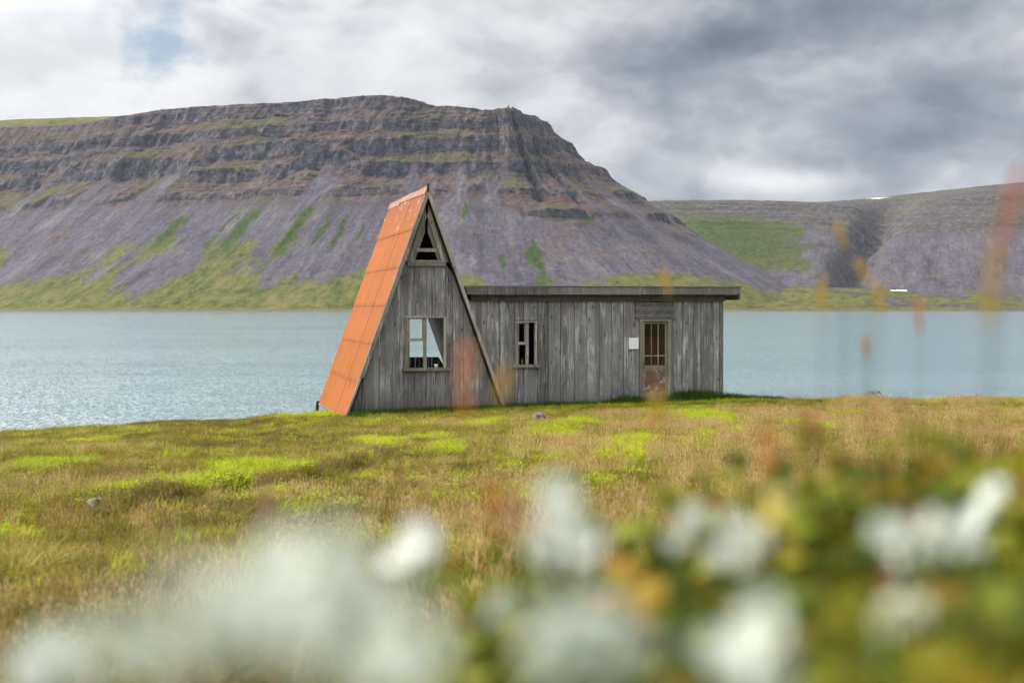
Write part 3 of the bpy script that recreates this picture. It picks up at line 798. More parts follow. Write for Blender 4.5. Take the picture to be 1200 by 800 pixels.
# door
fr = MB()
fr.box(DOOR[0] - .085, DOOR[0] - .001, WD - .035, WD + .12, .03, 2.43, .33); fr.box(DOOR[1] + .001, DOOR[1] + .10, WD - .035, WD + .12, .03, 2.43, .86)
fr.box(DOOR[0] - .085, DOOR[1] + .10, WD - .04, WD + .12, 2.431, 2.48, .5)
fr.build('door_frame', WOOD_TRIM, hut)
dr = MB(); a, b, c, e = DOOR; dd0, dd1 = WD + .03, WD + .075
dr.box(a + .004, a + .072, dd0, dd1, c + .206, e - .012, .25); dr.box(b - .055, b - .004, dd0, dd1, c + .206, e - .012, .75)
dr.box(a + .072, b - .055, dd0 + .002, dd1, 2.36, e - .012, .4); dr.box(a + .072, b - .055, dd0 + .002, dd1, 1.11, 1.245, .95); dr.box(a + .004, b - .004, dd0 - .004, dd1, c, c + .205, .97)
door = dr.build('door', WOOD_TRIM, hut)
x = MB(); x.box(a + .073, b - .056, dd0 + .012, dd1 - .01, c + .206, 1.109); x.build('lower_panel', PEEL, door)
x = MB(); gw0, gw1 = a + .073, b - .056
for k in (1, 2):
    q = gw0 + (gw1 - gw0) * k / 3; x.box(q - .012, q + .012, dd0 + .006, dd1 - .008, 1.246, 2.359, .3 * k)
x.box(gw0, gw1, dd0 + .009, dd1 - .01, 1.49, 1.515, .8); x.build('muntin', WOOD_TRIM, door)
x = MB(); x.box(gw0, gw1, dd0 + .022, dd0 + .026, 1.246, 2.359); x.build('pane', GLASS, door)
x = MB()
for k in range(14):                              # red cloth hung behind the glass
    q = gw0 - .05 + k * (gw1 - gw0 + .1) / 14; q1 = q + (gw1 - gw0 + .1) / 14
    x.add([(q, dd1 + .22 + .02 * (k % 2), 1.10), (q1, dd1 + .22 + .02 * ((k + 1) % 2), 1.10), (q1, dd1 + .22 + .02 * ((k + 1) % 2), 2.02), (q, dd1 + .22 + .02 * (k % 2), 1.98)], [(0, 1, 2, 3)])
x.build('curtain', CURTAIN, door)
x = MB(); x.tube([(a + .035, dd0 - .035, 1.30), (a + .035, dd0 + .001, 1.30)], .018, 8); x.build('handle', DARKMETAL, door)
x = MB(); x.tube([(a + .035, dd0 - .012, 1.19), (a + .035, dd0 + .001, 1.19)], .016, 8); x.build('keyhole_plate', DARKMETAL, door)
x = MB(); x.box(DOOR[0] - .03, DOOR[1] + .0, WD - .17, WD + .14, -.05, .325); x.build('doorstep', CONCRETE, hut)

# frieze under the eaves
x = MB(); x.box(3.26, WR + .05, WD - .06, WD + .05, WTOP - .004, 3.13, .4); x.build('frieze_board', WOOD_DARK, hut)

# flat roof of the wing
fr_ = MB()
RE = 10.68
fr_.add([(3.12, .032, 3.135), (RE - .03, .032, 3.135), (RE - .03, DEP + .3, 2.93), (3.9, DEP + .3, 2.93), (3.02, .032, 3.325), (RE - .03, .032, 3.325), (RE - .03, DEP + .3, 3.12), (3.3, DEP + .3, 3.12)],
        [(0, 3, 2, 1), (4, 5, 6, 7), (0, 1, 5, 4), (1, 2, 6, 5), (2, 3, 7, 6), (3, 0, 4, 7)])
froof = fr_.build('flat_roof', WOOD_DARK, hut)
x = MB()
xs = [3.10, 5.3, 7.9, RE]
for i in range(3):
    j = .006 * ((i * 7) % 3 - 1)
    s1 = xs[i + 1] - .004
    poly = [(xs[i] + (.04 if i == 0 else 0), 3.135 + j), (s1 - (.16 if i == 2 else 0), 3.135 + j), (s1, 3.19 + j), (s1, 3.335 + j), (xs[i], 3.335 + j)]
    x.prism(poly, -.012, .03, .2 + .3 * i)
x.build('fascia', WOOD_GREY, froof)
x = MB(); x.box(3.06, RE + .02, -.03, .20, 3.337, 3.36, .7); x.box(RE - .028, RE + .012, .031, DEP + .3, 3.0, 3.34, .9); x.build('roof_edging', WOOD_GREY, froof)

# ---- A-frame roof: orange corrugated sheets over rafters
DLEN = 6.55
nrm = Vector((-APH, 0, HALF)).normalized()
def roof_sheet(side):
    mb = MB()
    rows = 6; colsn = 3
    hs = np.linspace(-.02, APH - .03, rows + 1)
    dcut = [0.0, 2.2, 4.4, DLEN]
    for c in range(colsn):
        for r_ in range(rows):
            h0, h1 = hs[r_] - .08, hs[r_ + 1]
            d0, d1 = dcut[c], dcut[c + 1] + (.05 if c < 2 else 0)
            n = int((d1 - d0) / .0285)
            rr = random.random(); lift0 = .014 + .004 * c; lift1 = .002 + .004 * c
            vs = []
            for i in range(n + 1):
                d = d0 + (d1 - d0) * i / n
                wv = .006 * math.sin(d / .114 * 2 * math.pi)
                for hh, lf in ((h0, lift0), (h1, lift1)):
                    s = HALF * hh / APH
                    p = Vector((s, d, hh)) + nrm * (lf + wv)
                    if side > 0: p.x = 2 * HALF - p.x
                    vs.append(p)
            fs = [(2 * i, 2 * i + 1, 2 * i + 3, 2 * i + 2) if side < 0 else (2 * i, 2 * i + 2, 2 * i + 3, 2 * i + 1) for i in range(n)]
            mb.add(vs, fs, rr)
    return mb
def roof_slab(side):
    mb = MB(); t = .085
    q = []
    for hh, off in ((-.05, 0), (APH - .02, 0), (APH - .02, -t), (-.05, -t)):
        s = HALF * hh / APH; p = Vector((s, 0, hh)) + nrm * off
        if off and hh > 1: p = Vector((HALF, 0, APH - .02 - t / nrm.z))
        q.append((p.x if side < 0 else 2 * HALF - p.x, p.z))
    mb.prism(q, .02, DLEN - .02)
    return mb
aroof = roof_sheet(-1).build('roof', ROOF, hut)
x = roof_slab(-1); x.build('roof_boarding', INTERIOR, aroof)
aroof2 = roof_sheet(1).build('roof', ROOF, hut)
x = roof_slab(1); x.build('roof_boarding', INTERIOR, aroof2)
# rafters seen inside
x = MB()
for d in (1.2, 2.4):
    for sd in (-1, 1):
        x.bar((slope_s(-.2, sd, .14), d, -.2), (slope_s(APH - .6, sd, .14), d, APH - .6), .12, .06)
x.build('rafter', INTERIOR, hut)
# barge boards (two lengths on the left, one long pale one on the right)
def barge(side, h0, h1, w, d0, d1, mat, r=.4, extra=0.0):
    m = MB(); i0, i1 = -.015 - extra, w - .015
    pts = [(slope_s(h0, side, i0), h0), (slope_s(h1, side, i0), h1), (slope_s(h1, side, i1), h1), (slope_s(h0, side, i1), h0)]
    if h1 > 5.5: pts[1] = (HALF + side * .0, APH + .02); pts[2] = (HALF, APH + .02 - w / K)
    m.prism(pts, d0, d1, r); return m
o = barge(-1, 1.02, 5.8, .105, -.03, .018, WOOD_BARGE, .3).build('barge_board', WOOD_BARGE, aroof)
x = barge(-1, -.02, 1.01, .055, -.022, .016, WOOD_BARGE, .8); x.build('barge_board', WOOD_BARGE, aroof)
x = barge(1, -.04, 5.8, .085, -.03, .018, WOOD_BARGE, .55); x.build('barge_board', WOOD_BARGE, aroof2)
# eave board and a short iron gutter bracket at the far corner
x = MB(); x.bar((-.045, .05, -.06), (-.045, DLEN - .02, -.06), .05, .05, .2, (0, 0, 1)); x.build('eave_board', WOOD_BARGE, aroof)
x = MB(); x.bar((-.07, DLEN - .10, .02), (-.10, DLEN - .06, -.28), .09, .05, .2, (0, 1, 0)); x.build('gutter_bracket', DARKMETAL, aroof)
# ridge cap with stepped sheets
x = MB()
for k in range(3):
    d0 = -.02 + k * DLEN / 3; d1 = -.02 + (k + 1) * DLEN / 3 + .05; up = .012 + .012 * (k % 2)
    lo = .15 - .04 * (k % 2)
    v = [(HALF - K * lo - .03, d0, APH - lo), (HALF, d0, APH + .03 + up), (HALF + K * lo + .03, d0, APH - lo), (HALF - K * lo * .7 - .03, d1, APH - lo * .7), (HALF, d1, APH + .03 + up), (HALF + K * lo + .03, d1, APH - lo)]
    v2 = [(p[0], p[1], p[2] - .03) for p in v]
    x.add(v + v2, [(0, 1, 4, 3), (1, 2, 5, 4), (6, 9, 10, 7), (7, 10, 11, 8), (0, 3, 9, 6), (2, 8, 11, 5), (0, 6, 7, 1), (1, 7, 8, 2), (3, 4, 10, 9), (4, 5, 11, 10)], k / 3)
x.build('ridge_cap', RIDGE, aroof)
x = MB(); x.box(HALF - .025, HALF + .025, -.035, .015, APH - .12, APH + .09); x.build('ridge_post', DARKMETAL, aroof)

# ---- inside of the A-frame: attic floor, back gable with its big opening
x = MB(); x.box(slope_s(3.55, -1, .2), slope_s(3.55, 1, .2), WD + .06, DLEN - .15, 3.50, 3.58); x.build('attic_floor', INTERIOR, hut)
x = MB()
boards(x, .30, 3.92, -.6, lambda s: min(1.30, APH * (1 - abs(s - HALF) / HALF) - .3), DLEN - .12)
x.build('rear_wall', WOOD, hut); x = MB()
boards(x, 1.10, 3.12, 3.45, lambda s: APH * (1 - abs(s - HALF) / HALF) - .3, DLEN - .12)
x.build('rear_gable', WOOD, hut)

# ---- small things at the cabin
def hut_to_world(s, d, h): return Matrix.Translation(HUT) @ Matrix.Rotation(TH, 4, 'Z') @ Vector((s, d, h))
x = MB(); x.prism([(0, 0), (.275, 0), (.275, .30), (0, .30)], -.012, .0, .5)
no = x.build('notice_board', PAPER); no.location = hut_to_world(7.565, WD - .014, 1.69); no.rotation_euler.z = TH
tag(no, 'blank white notice board fixed to the grey planks left of the cabin door', 'notice')
x = MB(); x.lathe([(.025, 0), (.045, .02), (.05, .09), (.047, .095), (.04, .09), (.035, .02)], n=14)
c = x.build('cup', CUP, smooth_=True); c.location = hut_to_world(2.36, WD + .03, 1.24); tag(c, 'small white cup standing on the sill of the big gable window', 'cup')
x = MB(); x.lathe([(.03, 0), (.034, .01), (.034, .09), (.012, .13), (.012, .17), (.0, .17)], n=12)
c = x.build('bottle', BOTTLE, smooth_=True); c.location = hut_to_world(4.67, WD + .09, 1.30); tag(c, 'small brown bottle on the sill of the narrow two-light window', 'bottle')

# ================================================================== FAR BUILDINGS
def farm(px, Y, name, label, L, Wd, wh, rh, rz, roofm, group=None, zoff=0.0, nwin=2):
    X = (px - 600) / F * Y; z = float(hill_height(np.array([X]), np.array([Y]))[0]) + zoff
    e = empty(name, (X, Y, z), rz); tag(e, label, 'farm building', group)
    m = MB(); m.prism([(-Wd / 2, -6), (Wd / 2, -6), (Wd / 2, wh), (0, wh + rh), (-Wd / 2, wh)], -L / 2, L / 2)
    m.build('wall', WHITEWALL, e)
    m = MB(); t = .8
    for sg in (-1, 1):
        m.prism([(0, wh + rh + .05), (sg * (Wd / 2 + .6), wh - .6 * rh / Wd * 2 + .05), (sg * (Wd / 2 + .6), wh - .6 * rh / Wd * 2 + t), (0, wh + rh + t)], -L / 2 - .6, L / 2 + .6)
    m.build('roof', roofm, e)
    for k in range(nwin):
        q = -L / 2 + (k + .5) * L / nwin; m = MB(); m.box(Wd / 2 - .2, Wd / 2 + .05, q - 1.2, q + 1.2, 1.6, 3.2); m.build('window', DARKROOF, e)
    return e
farm(1056, 4330, 'farm_building', 'long white farm building on the green field across the fjord', 34, 13, 4.5, 4, R(-90 + 8), PALEROOF, 'white farm buildings across the water', nwin=5)
farm(1070, 4345, 'farm_building', 'shorter grey-roofed farm building right behind the long white one', 18, 12, 4.5, 4, R(-90 + 8), DARKROOF, 'white farm buildings across the water')
farm(1046, 4360, 'farm_building', 'small white farmhouse at the left end of the long white farm building', 13, 10, 6, 4, R(-90), WHITEWALL, 'white farm buildings across the water')

# two little white gabled huts by the near shore
def little(px, label):
    Y = 158.0; X = (px - 600) / F * Y; z = float(ground(np.array([X]), np.array([Y]))[0])
    e = empty('shore_hut', (X, Y, z), R(6)); tag(e, label, 'hut', 'little white huts at the shore')
    top = H - (458.0 - HOR) / F * Y - z
    wh = top - .42
    m = MB(); m.prism([(-.34, -.3), (.34, -.3), (.34, wh), (0, top - .06), (-.34, wh)], -.6, .6); m.build('wall', WHITEWALL, e)
    m = MB()
    for sg in (-1, 1): m.prism([(0, top - .055), (sg * .42, wh - .12), (sg * .42, wh - .05), (0, top + .02)], -.7, .7)
    m.build('roof', DARKROOF, e)
    m = MB(); m.box(-.12, .12, -.615, -.59, 0.05, wh * .8); m.build('door', WOOD_DARK, e)
little(1019, 'left one of two little white dark-roofed huts showing above the grass edge')
little(1027.5, 'right one of two little white dark-roofed huts showing above the grass edge')

# ================================================================== STONES
def stone(px, py, wpx, label, sq=.6, dark=False, seed=0):
    X, Y, z = pix_ground(px, py); r = wpx / F * Y / 2
    n1, n2 = 18, 12; vs = []; fs = []
    rr = np.random.default_rng(seed)
    ph = rr.uniform(0, 50, 2)
    for i in range(n2 + 1):
        v = math.pi * i / n2
        for k in range(n1):
            u = 2 * math.pi * k / n1
            q = Vector((math.sin(v) * math.cos(u), math.sin(v) * math.sin(u), math.cos(v)))
            am = 1 + .28 * float(fbm(np.array([q.x * 1.6 + ph[0] + q.z]), np.array([q.y * 1.6 + ph[1] - q.z]), 3, seed)[0])
            q = Vector((q.x, q.y * .9, q.z * sq)) * r * am
            vs.append(q)
    for i in range(n2):
        for k in range(n1):
            fs.append((i * n1 + k, i * n1 + (k + 1) % n1, (i + 1) * n1 + (k + 1) % n1, (i + 1) * n1 + k)[::-1])
    m = MB(); m.add(vs, fs); o = m.build('stone', ROCK, smooth_=True)
    o.location = (X, Y, z + r * sq * .45); o.rotation_euler.z = rr.uniform(0, 6)
    tag(o, label, 'stone', 'stones lying in the grass')
stone(633, 492, 18, 'rounded grey stone standing in the short grass in front of the cabin', .75, seed=1)
stone(112, 594, 22, 'dark brown jagged stone beside the lime green turf on the left', .6, seed=2)
stone(14, 598, 20, 'flat grey stone at the left edge, below the dark brown stone', .35, seed=3)
stone(17, 535, 16, 'low pale grey stone near the water edge at far left', .35, seed=4)
stone(431, 527, 14, 'small grey stone on top of the turf bank', .5, seed=5)
stone(321, 557, 12, 'small grey stone at the foot of the turf bank', .6, seed=6)

# ================================================================== GROUND COVER (stuff)
def blade(mb, base, az, hgt, w, lean, r, segs=3, curl=1.0):
    bx, by, bz = base; dx, dy = math.cos(az), math.sin(az); px, py = -dy, dx
    vs = []
    for i in range(segs + 1):
        t = i / segs; o = lean * hgt * t ** (1 + curl); z = hgt * t * (1 - .25 * lean * t)
        ww = w * (1 - t ** 1.5) / 2
        if i < segs:
            vs += [(bx + dx * o - px * ww, by + dy * o - py * ww, bz + z), (bx + dx * o + px * ww, by + dy * o + py * ww, bz + z)]
        else: vs.append((bx + dx * o, by + dy * o, bz + z))
    fs = [(2 * i, 2 * i + 1, 2 * i + 3, 2 * i + 2) for i in range(segs - 1)] + [(2 * segs - 2, 2 * segs - 1, 2 * segs)]
    mb.add(vs, fs, r)

def leaf(mb, base, dirv, L, w, r, droop=.3):
    b = Vector(base); d = Vector(dirv).normalized(); sdv = d.cross(Vector((0, 0, 1)))
    if sdv.length < .05: sdv = Vector((1, 0, 0))
    sdv.normalize(); up = sdv.cross(d)
    m = b + d * L * .5 + up * .06 * L; e = b + d * L - Vector((0, 0, droop * L))
    vs = [b, b + d * L * .3 - sdv * w * .42, m - sdv * w * .5 + up * .05 * L, e, m + sdv * w * .5 + up * .05 * L, b + d * L * .3 + sdv * w * .42, m]
    mb.add(vs, [(0, 1, 6, 5), (1, 2, 6), (2, 3, 6), (3, 4, 6), (4, 5, 6)], r)

def disc(r):
    a = random.uniform(0, 6.283); q = r * math.sqrt(random.random()); return q * math.cos(a), q * math.sin(a)

class Tuft(MB):
    def __init__(self): super().__init__(); self.mi = []
    def mark(self, k): self.mi += [k] * (len(self.f) - len(self.mi))

def tuft_straw():
    t = Tuft()
    for _ in range(16):
        x, y = disc(.11); blade(t, (x, y, -.02), random.uniform(0, 6.28), random.uniform(.07, .17), .006, random.uniform(.2, .9), random.random())
    t.mark(0)
    for _ in range(13):
        x, y = disc(.10); az = random.uniform(0, 6.28); h = random.uniform(.16, .33); ln = random.uniform(.05, .4); r = random.random()
        blade(t, (x, y, -.02), az, h, .0045, ln, r); t.mark(0)
        ex, ey, ez = x + math.cos(az) * ln * h * .82, y + math.sin(az) * ln * h * .82, -.02 + h * .86
        L = random.uniform(.035, .07); w = random.uniform(.006, .012)
        for k in range(2):
            a = az + k * 1.57; qx, qy = math.cos(a) * w / 2, math.sin(a) * w / 2
            t.add([(ex, ey, ez), (ex + qx, ey + qy, ez + L * .4), (ex + math.cos(az) * L * .3, ey + math.sin(az) * L * .3, ez + L), (ex - qx, ey - qy, ez + L * .4)], [(0, 1, 2, 3)], r)
        t.mark(1)
    return t
def tuft_grass(n=30, h0=.05, h1=.12, w=.007, rad=.12, lean=1.0):
    t = Tuft()
    for _ in range(n):
        x, y = disc(rad); blade(t, (x, y, -.015), random.uniform(0, 6.28), random.uniform(h0, h1), w * random.uniform(.7, 1.3), random.uniform(.1, lean), random.random())
    t.mark(0); return t
def tuft_leafy(n=42, h1=.10, rad=.13, ls=.028):
    t = Tuft()
    for _ in range(n):
        x, y = disc(rad); z = random.uniform(.01, h1) * (1 - .5 * (math.hypot(x, y) / rad) ** 2)
        a = random.uniform(0, 6.28); leaf(t, (x, y, z), (math.cos(a), math.sin(a), random.uniform(-.1, .9)), ls * random.uniform(.6, 1.4), ls * random.uniform(.4, .7), random.random())
    for _ in range(6):
        x, y = disc(rad * .8); blade(t, (x, y, -.02), random.uniform(0, 6.28), h1 * 1.1, .004, .3, random.random())
    t.mark(0); return t
def tuft_weed():
    t = Tuft()
    for _ in range(5):
        x, y = disc(.07); h = random.uniform(.10, .24); ax, ay = random.uniform(-.25, .25), random.uniform(-.25, .25)
        t.tube([(x, y, -.02), (x + ax * h * .4, y + ay * h * .4, h * .5), (x + ax * h, y + ay * h, h)], [.0025, .002, .001], 4, random.random())
        rb = random.random()
        for k in range(11):
            q = .15 + .85 * k / 11; a = k * 2.4 + random.uniform(-.4, .4)
            leaf(t, (x + ax * h * q, y + ay * h * q, h * q), (math.cos(a), math.sin(a), random.uniform(.1, .8)), random.uniform(.025, .05) * (1.2 - .5 * q), random.uniform(.012, .024), min(1, max(0, rb + random.uniform(-.25, .25))))
    t.mark(0); return t

def scatter(name, variants, mats, xs, ys, scl, label):
    coll = bpy.data.collections.new(name + '_kinds')
    for k, t in enumerate(variants):
        me = t.mesh(name, mats)
        if len(mats) > 1: me.polygons.foreach_set('material_index', t.mi)
        ob = bpy.data.objects.new(name + '_tuft', me); coll.objects.link(ob)
    z = ground(xs, ys)
    n = len(xs)
    me = bpy.data.meshes.new(name); me.vertices.add(n); me.vertices.foreach_set('co', np.stack([xs, ys, z], 1).astype(np.float32).ravel())
    rot = np.stack([rng.normal(0, .12, n), rng.normal(0, .12, n), rng.uniform(0, 6.283, n)], 1)
    at = me.attributes.new('rot', 'FLOAT_VECTOR', 'POINT'); at.data.foreach_set('vector', rot.astype(np.float32).ravel())
    at = me.attributes.new('scl', 'FLOAT', 'POINT'); at.data.foreach_set('value', scl.astype(np.float32))
    at = me.attributes.new('pick', 'INT', 'POINT'); at.data.foreach_set('value', rng.integers(0, len(variants), n).astype(np.int32))
    o = bpy.data.objects.new(name, me); COL.objects.link(o)
    g = bpy.data.node_groups.new(name, 'GeometryNodeTree')
    g.interface.new_socket('Geometry', in_out='INPUT', socket_type='NodeSocketGeometry'); g.interface.new_socket('Geometry', in_out='OUTPUT', socket_type='NodeSocketGeometry')
    nd = g.nodes; ln = g.links
    gi = nd.new('NodeGroupInput'); go = nd.new('NodeGroupOutput')
    ci = nd.new('GeometryNodeCollectionInfo'); ci.inputs['Collection'].default_value = coll; ci.inputs['Separate Children'].default_value = True; ci.inputs['Reset Children'].default_value = True
    ip = nd.new('GeometryNodeInstanceOnPoints'); ip.inputs['Pick Instance'].default_value = True
    def att(nm, ty):
        a = nd.new('GeometryNodeInputNamedAttribute'); a.data_type = ty; a.inputs['Name'].default_value = nm; return a.outputs[0]
    ln.new(gi.outputs[0], ip.inputs['Points']); ln.new(ci.outputs[0], ip.inputs['Instance'])
    ln.new(att('pick', 'INT'), ip.inputs['Instance Index']); ln.new(att('rot', 'FLOAT_VECTOR'), ip.inputs['Rotation']); ln.new(att('scl', 'FLOAT'), ip.inputs['Scale'])
    ln.new(ip.outputs[0], go.inputs[0])
    md = o.modifiers.new('scatter', 'NODES'); md.node_group = g
    tag(o, label, kind='stuff')
    return o

# candidate spots over the meadow, thinned by distance
def spots(n, y0, y1, margin=1.2, power=1.0):
    u = rng.random(n * 2); y = np.sqrt(y0 ** 2 + u * (y1 ** 2 - y0 ** 2)) if power == 1 else y0 * (y1 / y0) ** u
    x = rng.uniform(-1, 1, n * 2) * (.40 * y + margin)
    return x, y
def hut_local(x, y):
    c, s = math.cos(TH), math.sin(TH); dx, dy = x - HUT.x, y - HUT.y
    return dx * c + dy * s, -dx * s + dy * c
def off_hut(x, y):
    s, d = hut_local(x, y)
    return ~(((s > .12) & (s < 4.2) & (d > WD - .03) & (d < DLEN)) | ((s > 4) & (s < WR + .03) & (d > WD - .03) & (d < DEP)))

def straw_map(x, y):
    px = x / np.maximum(y, .1) * F + 600
    f = .30 + .75 * fbm(x * .28 + 2, y * .28, 3, 201) + 1.1 * fbm(x * 1.1, y * .8 + 5, 3, 202)
    f = f + .20 * smooth(px, 420, 760) * (1 - smooth(y, 27, 33)) + .14 * smooth(px, 900, 1100)
    f = f + .18 * (1 - smooth(y, 10, 15)) * smooth(y, 3.5, 6) 
    f = f - .30 * (1 - smooth(y, 5.5, 9)) * (1 - smooth(px, 480, 640))
    f = f - .16 * (1 - smooth(px, 330, 520)) * smooth(y, 8, 12)
    f = f - .55 * (1 - smooth(px, 250, 620)) * smooth(y, 16, 22) - .5 * smooth(y, 31, 35) * (1 - smooth(px, 780, 880)) 
    return np.clip(f, 0.02, 1)

# straw grass with seed heads
x, y = spots(56000, 3.0, 47); lu = lushness(x, y)
keep = (rng.random(len(x)) < straw_map(x, y) * (1 - .97 * smooth(lu, 0, .5)) * .85) & off_hut(x, y)
x, y = x[keep], y[keep]
px_ = x / y * F + 600
sc = rng.uniform(.5, 1.0, len(x)) * (.58 + .36 * smooth(px_, 380, 700)) * (1 - .4 * smooth(y, 26, 33) * (1 - .6 * smooth(px_, 900, 1000))) * (1 - .35 * smooth(y, 30, 36) * (1 - smooth(px_, 800, 900))) * np.clip(.95 + .75 * fbm(x * .9 + 5, y * .6, 3, 203), .45, 1.5)
scatter('straw_grass', [tuft_straw() for _ in range(5)], [V_STRAW, V_HEAD], x, y, sc, 'dry straw coloured grass with seed heads')
print('straw', len(x))
# short olive turf everywhere
x, y = spots(75000, 2.2, 48); lu = lushness(x, y)
keep = (rng.random(len(x)) < .9 - .6 * lu) & off_hut(x, y)
x, y = x[keep], y[keep]
scatter('meadow_grass', [tuft_grass(34, .04, .11, .007, .14) for _ in range(4)], [V_OLIVE], x, y, rng.uniform(.6, 1.25, len(x)), 'short olive green meadow grass')
print('olive', len(x))
# lime green lush patches
x, y = spots(90000, 3.0, 47); lu = lushness(x, y)
ln_ = smooth(fbm(x * 1.3 + 3, y * .9, 3, 401), .12, .5)
keep = (rng.random(len(x)) < np.clip(lu * (.6 + .75 * smooth(fbm(x * 2.2, y * 1.6, 2, 402), -.4, .3)) + (.10 + .14 * smooth(x / y, -.15, .1)) * ln_, .015, 1)) & off_hut(x, y)
x, y = x[keep], y[keep]
scatter('lush_growth', [tuft_leafy(44, .10, .13, .03), tuft_leafy(50, .08, .13, .025), tuft_grass(46, .06, .15, .009, .13, .8)], [V_LIME], x, y, rng.uniform(.7, 1.3, len(x)), 'bright lime green lush patches of low plants')
print('lime', len(x))
# dark heath, mostly at left and on the bank
x, y = spots(40000, 3.0, 44); lu = lushness(x, y)
hm = fbm(x * .5 + 9, y * .33, 3, 301); pxx = x / y * F + 600
bank = np.exp(-(((x + 2.1 - (y - 15.2) * .19) / .28) ** 2)) * (y > 10.5) * (y < 20)
keep = (rng.random(len(x)) < np.clip((1.25 * smooth(hm, -.1, .4) + .8 * smooth(fbm(x * 1.7, y * 1.2, 2, 302), .15, .5)) * (.75 - .5 * smooth(pxx, 350, 700)) * (1 - lu) + .9 * bank, 0, 1)) & off_hut(x, y)
x, y = x[keep], y[keep]
scatter('heath_plants', [tuft_leafy(60, .07, .14, .018), tuft_leafy(60, .09, .12, .02)], [V_HEATH], x, y, rng.uniform(.7, 1.2, len(x)), 'dark reddish heath plants low on the ground')
print('heath', len(x))
# tussocks of longer mixed grass
def tuft_tussock():
    t = Tuft()
    for _ in range(90):
        x, y = disc(.15); az = math.atan2(y, x) + random.uniform(-.8, .8); blade(t, (x, y, -.03), az, random.uniform(.12, .30), .006, random.uniform(.3, 1.3), random.random())
    t.mark(0); return t
x, y = spots(5200, 3.5, 42); lu = lushness(x, y)
tm = fbm(x * .45 + 11, y * .4, 3, 501)
keep = (rng.random(len(x)) < smooth(tm, -.1, .45) * (1 - .8 * lu) * (1 - .7 * smooth(y, 30, 36))) & off_hut(x, y)
x, y = x[keep], y[keep]
V_TUSS = mat_veg('tussock', [(.05, .06, .005), (.13, .15, .008), (.27, .25, .02), (.42, .33, .08), (.18, .22, .010)], .35)
scatter('tussock_grass', [tuft_tussock() for _ in range(4)], [V_TUSS], x, y, rng.uniform(.5, 1.0, len(x)), 'longer olive and straw grass growing in tussocks')
# deep green grass along the foot of the walls
n = 2600
s = rng.uniform(.1, WR + 1.6, n); d = WD - .02 - np.abs(rng.normal(0, .28, n)) - .02
c_, s_ = math.cos(TH), math.sin(TH)
x = HUT.x + s * c_ - d * s_; y = HUT.y + s * s_ + d * c_
tall = 1 + .9 * np.exp(-((s - 9.3) / .9) ** 2) + .6 * np.exp(-((s - 7.5) / .4) ** 2)
k = ~((s > 7.9) & (s < 8.68) & (d > -.35))
scatter('wall_grass', [tuft_grass(40, .08, .22, .009, .12, .6) for _ in range(3)], [V_DEEP], x[k], y[k], (rng.uniform(.6, 1.2, n) * tall)[k], 'deep green grass along the foot of the cabin walls')
# leafy weeds on the near slope, green turning yellow and red
x, y = spots(12000, .45, 7.5, .35, 2)
pxx = x / y * F + 600
keep = rng.random(len(x)) < (.16 + .9 * smooth(pxx, 500, 620) * (1 - smooth(y, 4.5 + 2.0 * (pxx < 780), 7.5)) + .5 * (1 - smooth(y, 1.0, 2.6)) + .5 * (1 - smooth(pxx, 60, 170)) * (1 - smooth(y, 1.5, 3))).clip(0, 1)
x, y = x[keep], y[keep]; pxx = pxx[keep]
sc = rng.uniform(.6, 1.2, len(x)) * (.50 + .42 * smooth(pxx, 460, 700)) * (.75 + .25 * smooth(y, .8, 2)) * (1 + .42 * smooth(pxx, 820, 1000)) * (1 + .35 * (y < 1.15) * smooth(pxx, 480, 540))
row = np.interp(pxx, [0, 250, 440, 520, 600, 700, 800, 900, 1000, 1200], [690, 690, 655, 600, 600, 598, 590, 562, 545, 540]) + 60 * fbm(pxx / 90, y, 2, 601) + 25 * rng.random(len(x))
row = row + 210 * (1 - smooth(y, .70, .90)) * smooth(pxx, 430, 520)
room = (H - (row - HOR) / F * y) - ground(x, y)          # how tall a weed may grow here
k = room > .07; x, y, pxx, sc = x[k], y[k], pxx[k], np.minimum(sc, room / .235)[k]
scatter('weed_plants', [tuft_weed() for _ in range(8)], [V_WEED], x, y, sc, 'leafy weeds on the near slope, green turning yellow and red')
print('weed', len(x))

# ================================================================== FOREGROUND FLOWERS (things)
def mat_petal(name, col, col2):
    m, N = new_mat(name)
    oi = N.n('ShaderNodeObjectInfo').outputs['Random']
    finish(N, N.mix(oi, col, col2), .6, trans=.35)
    return m
PETAL = mat_petal('white_petal', (.72, .74, .70), (.60, .66, .60))
PETAL_G = mat_petal('greenish_petal', (.70, .74, .69), (.58, .65, .58))
PETAL_O = mat_petal('orange_petal', (.62, .36, .05), (.66, .46, .10))
PETAL_Y = mat_petal('yellow_petal', (.80, .62, .14), (.78, .68, .30))
PETAL_C = mat_petal('cream_petal', (.74, .72, .55), (.66, .70, .50))
EYE = mat_plain('flower_eye', (.55, .38, .05), .8, .2, 300)
STEM = mat_plain('flower_stem', (.11, .15, .03), .7, .3, 40, trans=.3)
LEAFM = mat_plain('flower_leaf', (.085, .16, .02), .6, .3, 40, trans=.4)

